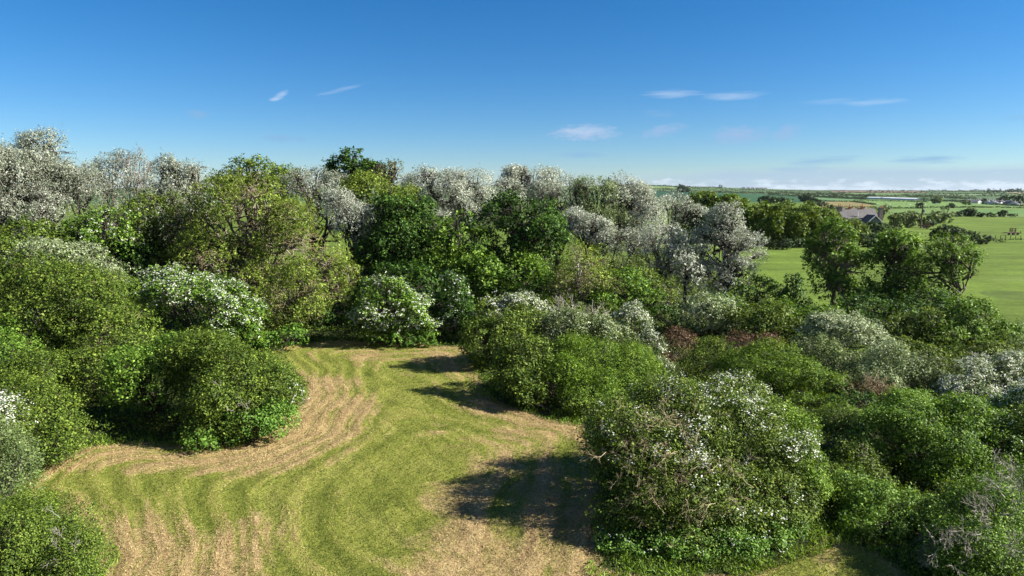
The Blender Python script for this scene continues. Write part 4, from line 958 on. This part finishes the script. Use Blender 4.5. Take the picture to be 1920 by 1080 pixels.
def cottage():
    D = 185.0
    (xl, _, _), s = atD(1580, 400, D); (xr, _, _), s = atD(1652, 400, D)
    zrid = atD(1600, 391.5, D)[0][2]; zeav = atD(1600, 412, D)[0][2]; g = float(terrain(xl, D))
    zr, ze = zrid-g, zeav-g; W = xr-xl
    root = empty('cottage', (xl, D, g), 'grey slate roofed cottage with tall chimneys beyond the wood', 'house')
    x0, x1 = .6, W-.4
    b = MB(); gable_body(b, x0, x1, 0, 7.0, ze-.2, zr-.25)
    b.build('wall', RENDERW, root)
    r = MB(); prism(r, x0-.3, x1+.3, 0, 7.0, ze, zr, 'x', .4); roof = r.build('roof', SLATE, root)
    # front gable wing facing the viewer
    gx0, gx1 = W*.50, W*.93; w = MB(); gable_body(w, gx0, gx1, -2.6, -.02, ze-1.0, zr-2.1, 'y'); w.build('gable_wing', SHADEW, root)
    gr = MB(); prism(gr, gx0, gx1, -2.9, 3.0, ze-.75, zr-1.55, 'y', .45); wr = gr.build('wing_roof', SLATE, root)
    bb = MB(); gm = (gx0+gx1)/2
    for sx in (-1, 1):
        xe = gx0-.5 if sx < 0 else gx1+.5; zz0, zz1 = ze-1.15, zr-1.5
        v = [(xe,-3.06,zz0-.28),(xe,-3.06,zz0),(gm,-3.06,zz1),(gm,-3.06,zz1-.32),(xe,-2.92,zz0-.28),(xe,-2.92,zz0),(gm,-2.92,zz1),(gm,-2.92,zz1-.32)]
        bb.add(v, [(0,1,2,3),(7,6,5,4),(0,4,5,1),(1,5,6,2),(2,6,7,3),(3,7,4,0)])
    bb.build('bargeboard', TRIM, root)
    wf = MB(); wf.box((gm, -2.66, ze-1.4), (.6, .05, .6)); fr = wf.build('window', TRIM, root); pn = MB(); pn.box((gm, -2.73, ze-1.4), (.5, .03, .5)); pn.build('pane', GLASS, fr)
    vp = MB(); vp.tube([(W*.44, 1.0, ze+.9), (W*.44, 1.0, ze+2.0)], .12, 8); vp.build('vent_pipe', TRIM, root)
    for (cx, cy, hw, top, bot, pot) in [(.45, 3.0, .62, zr+.45, 0, 1), (W*.97, -.3, .5, zr+.15, 0, 1), (W*.34, 3.5, .28, zr+.35, zr-.4, 0), (W*.67, 3.5, .34, zr+.45, zr-.4, 0)]:
        c = MB(); c.box((cx, cy, (top+bot)/2), (hw, .45 if pot else .3, (top-bot)/2)); c.box((cx, cy, top+.06), (hw+.08, .53 if pot else .36, .06)); ch = c.build('chimney', STONE if pot else TERRA, root)
        for k in (-.22, .22) if pot else (0,):
            p = MB(); p.tube([(cx+k, cy, top+.12), (cx+k, cy, top+.75)], [.15, .12], 10); p.build('chimney_pot', TERRA, ch)
cottage()

def building(u0, u1, vt, vb, D, wall, roof, label, ax='x', dep=8.0, win=2):
    D = float(ground((u0+u1)/2, vb)[1]); (xa, _, zt), s = atD(u0, vt, D); (xb, _, zb), s = atD(u1, vb, D); zb = float(terrain((xa+xb)/2, D)); H = max(zt-zb, 3.2); W = xb-xa
    root = empty('house', (xa, D, zb), label, 'house', 'buildings of the village beyond the fields', rz=.5); ze = H*.55
    b = MB(); gable_body(b, 0, W, 0, dep, ze-.2, H-.25, ax); b.build('wall', wall, root)
    r = MB(); prism(r, -.3, W+.3, (0 if ax == 'x' else -.3), dep+(0 if ax == 'x' else .3), ze, H, ax, .4); rf = r.build('roof', roof, root)
    for k in range(win):
        cx = W*(k+.5)/win; w = MB(); w.box((cx, -.05, ze*.5), (.7, .04, .55)); fr = w.build('window', TRIM, root)
        p = MB(); p.box((cx, -.11, ze*.5), (.6, .03, .45)); p.build('pane', GLASS, fr)
    c = MB(); c.box((W*.85, dep*.5, H+.3), (.45, .4, .8)); c.build('chimney', STONE, root)
for a in [
  (1824,1838,374.3,380,600,STONE,DARKROOF,'long dark roofed barn at the left end of the village','x',12,3),
  (1834,1846,377.2,381.5,560,RENDERW,MIDROOF,'white walled house at the left of the village with a grey roof','y',9,2),
  (1840,1852,375,380,610,STONE,DARKROOF,'dark roofed house behind the first white house','x',9,2),
  (1850,1861,376.4,381,585,STONE,DARKROOF,'low dark roofed house in the left half of the village','x',9,2),
  (1856,1868,375.2,380,620,STONE,MIDROOF,'grey roofed house behind the low dark one','x',9,2),
  (1858,1866,379.6,383,545,RENDERW,MIDROOF,'small white cottage in front of the grey roofs','x',7,1),
  (1866,1876,376,381,600,STONE,MIDROOF,'grey roofed house left of the bright white gable','x',9,2),
  (1876,1884,378.6,384,530,RENDERW,MIDROOF,'bright white gabled house in the middle of the village','y',8,2),
  (1870,1878,380,384,540,RENDERW,MIDROOF,'pale low house touching the bright white gable','x',8,1),
  (1884,1895,377,382.6,570,STONE,DARKROOF,'dark roofed house right of the bright white gable','x',9,2),
  (1893,1903,376,382,590,STONE,MIDROOF,'grey gabled house in the right half of the village','y',9,2),
  (1902,1909,381,385.5,520,RENDERW,MIDROOF,'small white house second from the right','y',7,1),
  (1908,1915,381.6,385.8,515,RENDERW,DARKROOF,'white bungalow near the right edge','x',7,1),
  (1911,1926,376.6,383,570,STONE,DARKROOF,'large dark roofed house at the right edge','x',10,3)]:
    building(*a)
WV = 'white cottages on the horizon'
for k, u in enumerate((1392,1401,1409,1417,1424,1433)):
    D = 2500; p = ground(u, 354.6+(u-1392)*.03); root = empty('cottage', p, ['leftmost horizon cottage left of the pale hamlet','second cottage of the hamlet on the horizon','third cottage of the hamlet on the horizon','fourth cottage of the horizon hamlet','brightest white cottage of the horizon hamlet','last cottage at the right of the horizon hamlet'][k], 'house', WV)
    w = 9 if k != 4 else 13; b = MB(); gable_body(b, 0, w, 0, 8, 3.5, 6.2); b.build('wall', RENDERW, root); r = MB(); prism(r, -.3, w+.3, 0, 8, 3.7, 6.5, 'x', .4, .3); r.build('roof', DARKROOF, root)

# glasshouses: long round topped tunnels seen end to end
for k, (u0, u1, v) in enumerate([(1630,1655,372.4),(1653,1677,373),(1675,1701,373.9),(1699,1724,374.8)]):
    a = ground(u0, v); b = ground(u1, v+.9); root = empty('polytunnel', a, ['leftmost white polytunnel behind the sheep field','second white polytunnel from the left','third white polytunnel from the left','rightmost white polytunnel of the row'][k], 'polytunnel', 'row of white polytunnels')
    ln = np.linalg.norm(b-a); ang = math.atan2(b[1]-a[1], b[0]-a[0]); m = MB(); V = []; n = 10
    for xx in (0, ln):
        for j in range(n+1): t = math.pi*j/n; V.append((xx, -5.5*math.cos(t), 2.4*math.sin(t)))
    m.add(V, [(j, j+1, n+2+j, n+1+j) for j in range(n)]+[tuple(range(n+1)), tuple(range(2*n+1, n, -1))]); o = m.build('cover', POLY, root); root.rotation_euler = (0, 0, ang)
    d = MB(); d.box((ln/2, -5.55, .2), (ln/2, .05, .2)); d.build('base_rail', TIMBER, root)

# ------------------------------------------------------------------ power pole
def power_pole():
    D = float(ground(1731, 428)[1]); (x, _, zt), s = atD(1731, 380.5, D); g = float(terrain(x, D)); H = zt-g
    root = empty('power_pole', (x, D, g), 'brown wooden power pole carrying a transformer beyond the wood', 'pole')
    m = MB(); m.tube([(-.2, 0, -.1), (-.1, 0, H*.5), (0, 0, H)], [.24, .21, .17], 10); m.build('post', TIMBER, root)
    t = MB(); t.tube([(.42, -.1, H*.62), (.42, -.1, H*.62+.85)], .3, 12); t.tube([(.42, -.1, H*.62+.85), (.42, -.1, H*.62+1.0)], [.3, .12], 12); t.box((.1, -.05, H*.66), (.2, .06, .06))
    tr = t.build('transformer', STEEL, root)
    for k in (-.12, .12): i = MB(); i.tube([(.42+k, -.1, H*.62+.95), (.42+k, -.1, H*.62+1.25)], [.05, .03], 8); i.build('insulator', STONE, tr)
    c = MB(); c.box((0, -.16, H-.35), (.55, .05, .06)); cb = c.build('crossarm', TIMBER, root)
    for k in (-.48, .48): i = MB(); i.tube([(k, -.16, H-.29), (k, -.16, H-.08)], [.05, .035], 8); i.build('insulator', STONE, cb)
power_pole()

# ------------------------------------------------------------------ flat trailer with a hay frame, and the pasture fence
def trailer():
    g = ground(1894, 441); g2 = ground(1911, 440); D = g[1]; s = atD(1890, 438, D)[1]
    x0 = atD(1880, 440, D)[0][0]; x1 = atD(1909, 440, D)[0][0]; W = x1-x0
    root = empty('farm_trailer', (x0, D, g[2]), 'rusty flat farm trailer with an upright frame in the pasture', 'trailer')
    b = MB(); b.box((W*.66, 0, .62), (W*.34, 1.1, .1)); b.build('bed', RUST, root)
    ra = MB(); ra.box((W*.22, -.9, .68), (W*.24, .5, .05), 0.12); ra.build('ramp', RUST, root)
    dr = MB(); dr.box((W*.12, 0, .55), (W*.2, .07, .07)); dr.build('drawbar', RUST, root)
    h0, h1 = .7, .7+7.5*s; f = MB(); xa, xb = W*.62, W*1.0
    for x in (xa, xa+(xb-xa)*.35, xb-(xb-xa)*.1): f.box((x, .95, (h0+h1)/2), (.09, .09, (h1-h0)/2))
    for z in (h0+.05, (h0+h1)/2, h1-.05): f.box(((xa+xb)/2, .95-.02, z), ((xb-xa)/2+.1, .06, .08))
    for x in (xa, xb-(xb-xa)*.1): f.box((x, -.95, (h0+h1)/2-.3), (.05, .05, (h1-h0)/2-.3))
    f.build('rack_frame', RUST, root)
    for sx in (.55, .82):
        for sy in (-1, 1):
            w = MB(); w.tube([(W*sx, sy*.85-.12, .29), (W*sx, sy*.85+.12, .29)], .29, 16); wh = w.build('wheel', BARK['dark'], root)
            hb = MB(); hb.tube([(W*sx, sy*.85-.14, .29), (W*sx, sy*.85+.14, .29)], .12, 10); hb.build('hub', STEEL, wh)
trailer()
def fence():
    a = ground(1838, 449.5); b = ground(1990, 448.5); root = empty('pasture_fence', a, 'thin wire fence on weathered posts crossing the right pasture', 'fence')
    n = 17; P0 = []
    for k in range(n):
        t = k/(n-1); p = a*(1-t)+b*t-a; m = MB(); m.box((p[0], p[1], p[2]+.5), (.05, .05, .53)); m.build('post', TIMBER, root); P0.append(p)
    for h in (.5, .8, 1.12): w = MB(); w.tube([P0[0]+np.array([0, 0, h]), P0[-1]+np.array([0, 0, h])], .012, 4); w.build('wire', STEEL, root)
fence()

# ------------------------------------------------------------------ sheep grazing in the far field
WOOL = plain_mat('wool', (.68,.66,.60), .95, .1, 6, .3); FACE = plain_mat('sheep_face', (.06,.05,.05), .9, .2, 6)
def make_sheep():
    root = empty('sheep', (0, 0, 0), 'white sheep grazing in the green field in front of the polytunnels', 'sheep', 'sheep in the far field')
    m = MB(); m.tube([(-.62, 0, .72), (-.55, 0, .76), (-.3, 0, .76), (.1, 0, .74), (.42, 0, .74), (.55, 0, .72), (.75, 0, .55), (.9, 0, .36)], [.12, .26, .32, .34, .3, .2, .12, .08], 10)
    for x in (-.42, .36):
        for y in (-.16, .16): m.tube([(x, y, .6), (x+.03, y, .3), (x, y, 0)], [.09, .05, .045], 6)
    m.build('body', WOOL, root)
    h = MB(); h.tube([(.86, 0, .4), (.98, 0, .27), (1.06, 0, .16)], [.1, .095, .055], 8)
    for s in (-1, 1): h.tube([(.88, s*.08, .4), (.84, s*.2, .4)], [.04, .02], 5)
    h.build('head', FACE, root)
    return root
first = make_sheep()
spots = [(1645,384),(1660,380),(1668,385.4),(1700,384.2),(1706,386),(1715,381),(1735,385),(1754,383),(1762,379.5),(1778,379.6),(1787,379.8),(1631,379)]
for k, (u, v) in enumerate(spots):
    if k == 0: o = first
    else:
        o = first.copy(); COL.objects.link(o)
        for ch in list(first.children): c = ch.copy(); COL.objects.link(c); c.parent = o
    g = ground(u, v); o.location = g; o.rotation_euler = (0, 0, k*1.7)

# ------------------------------------------------------------------ air
def haze():
    m, nt, out = new_mat('air'); v = nt.nodes.new('ShaderNodeVolumePrincipled'); v.inputs['Density'].default_value = 0.000025
    v.inputs['Color'].default_value = (.80, .88, .97, 1); v.inputs['Anisotropy'].default_value = .2
    nt.links.new(v.outputs[0], out.inputs['Volume'])
    b = MB(); R = 5100; z0, z1 = -14.0, 52.0; b.box((0, 0, (z0+z1)/2), (R, R, (z1-z0)/2)); o = b.build('haze', m)
    set_tags(o, 'thin evening haze over the whole countryside', kind='stuff')
haze()
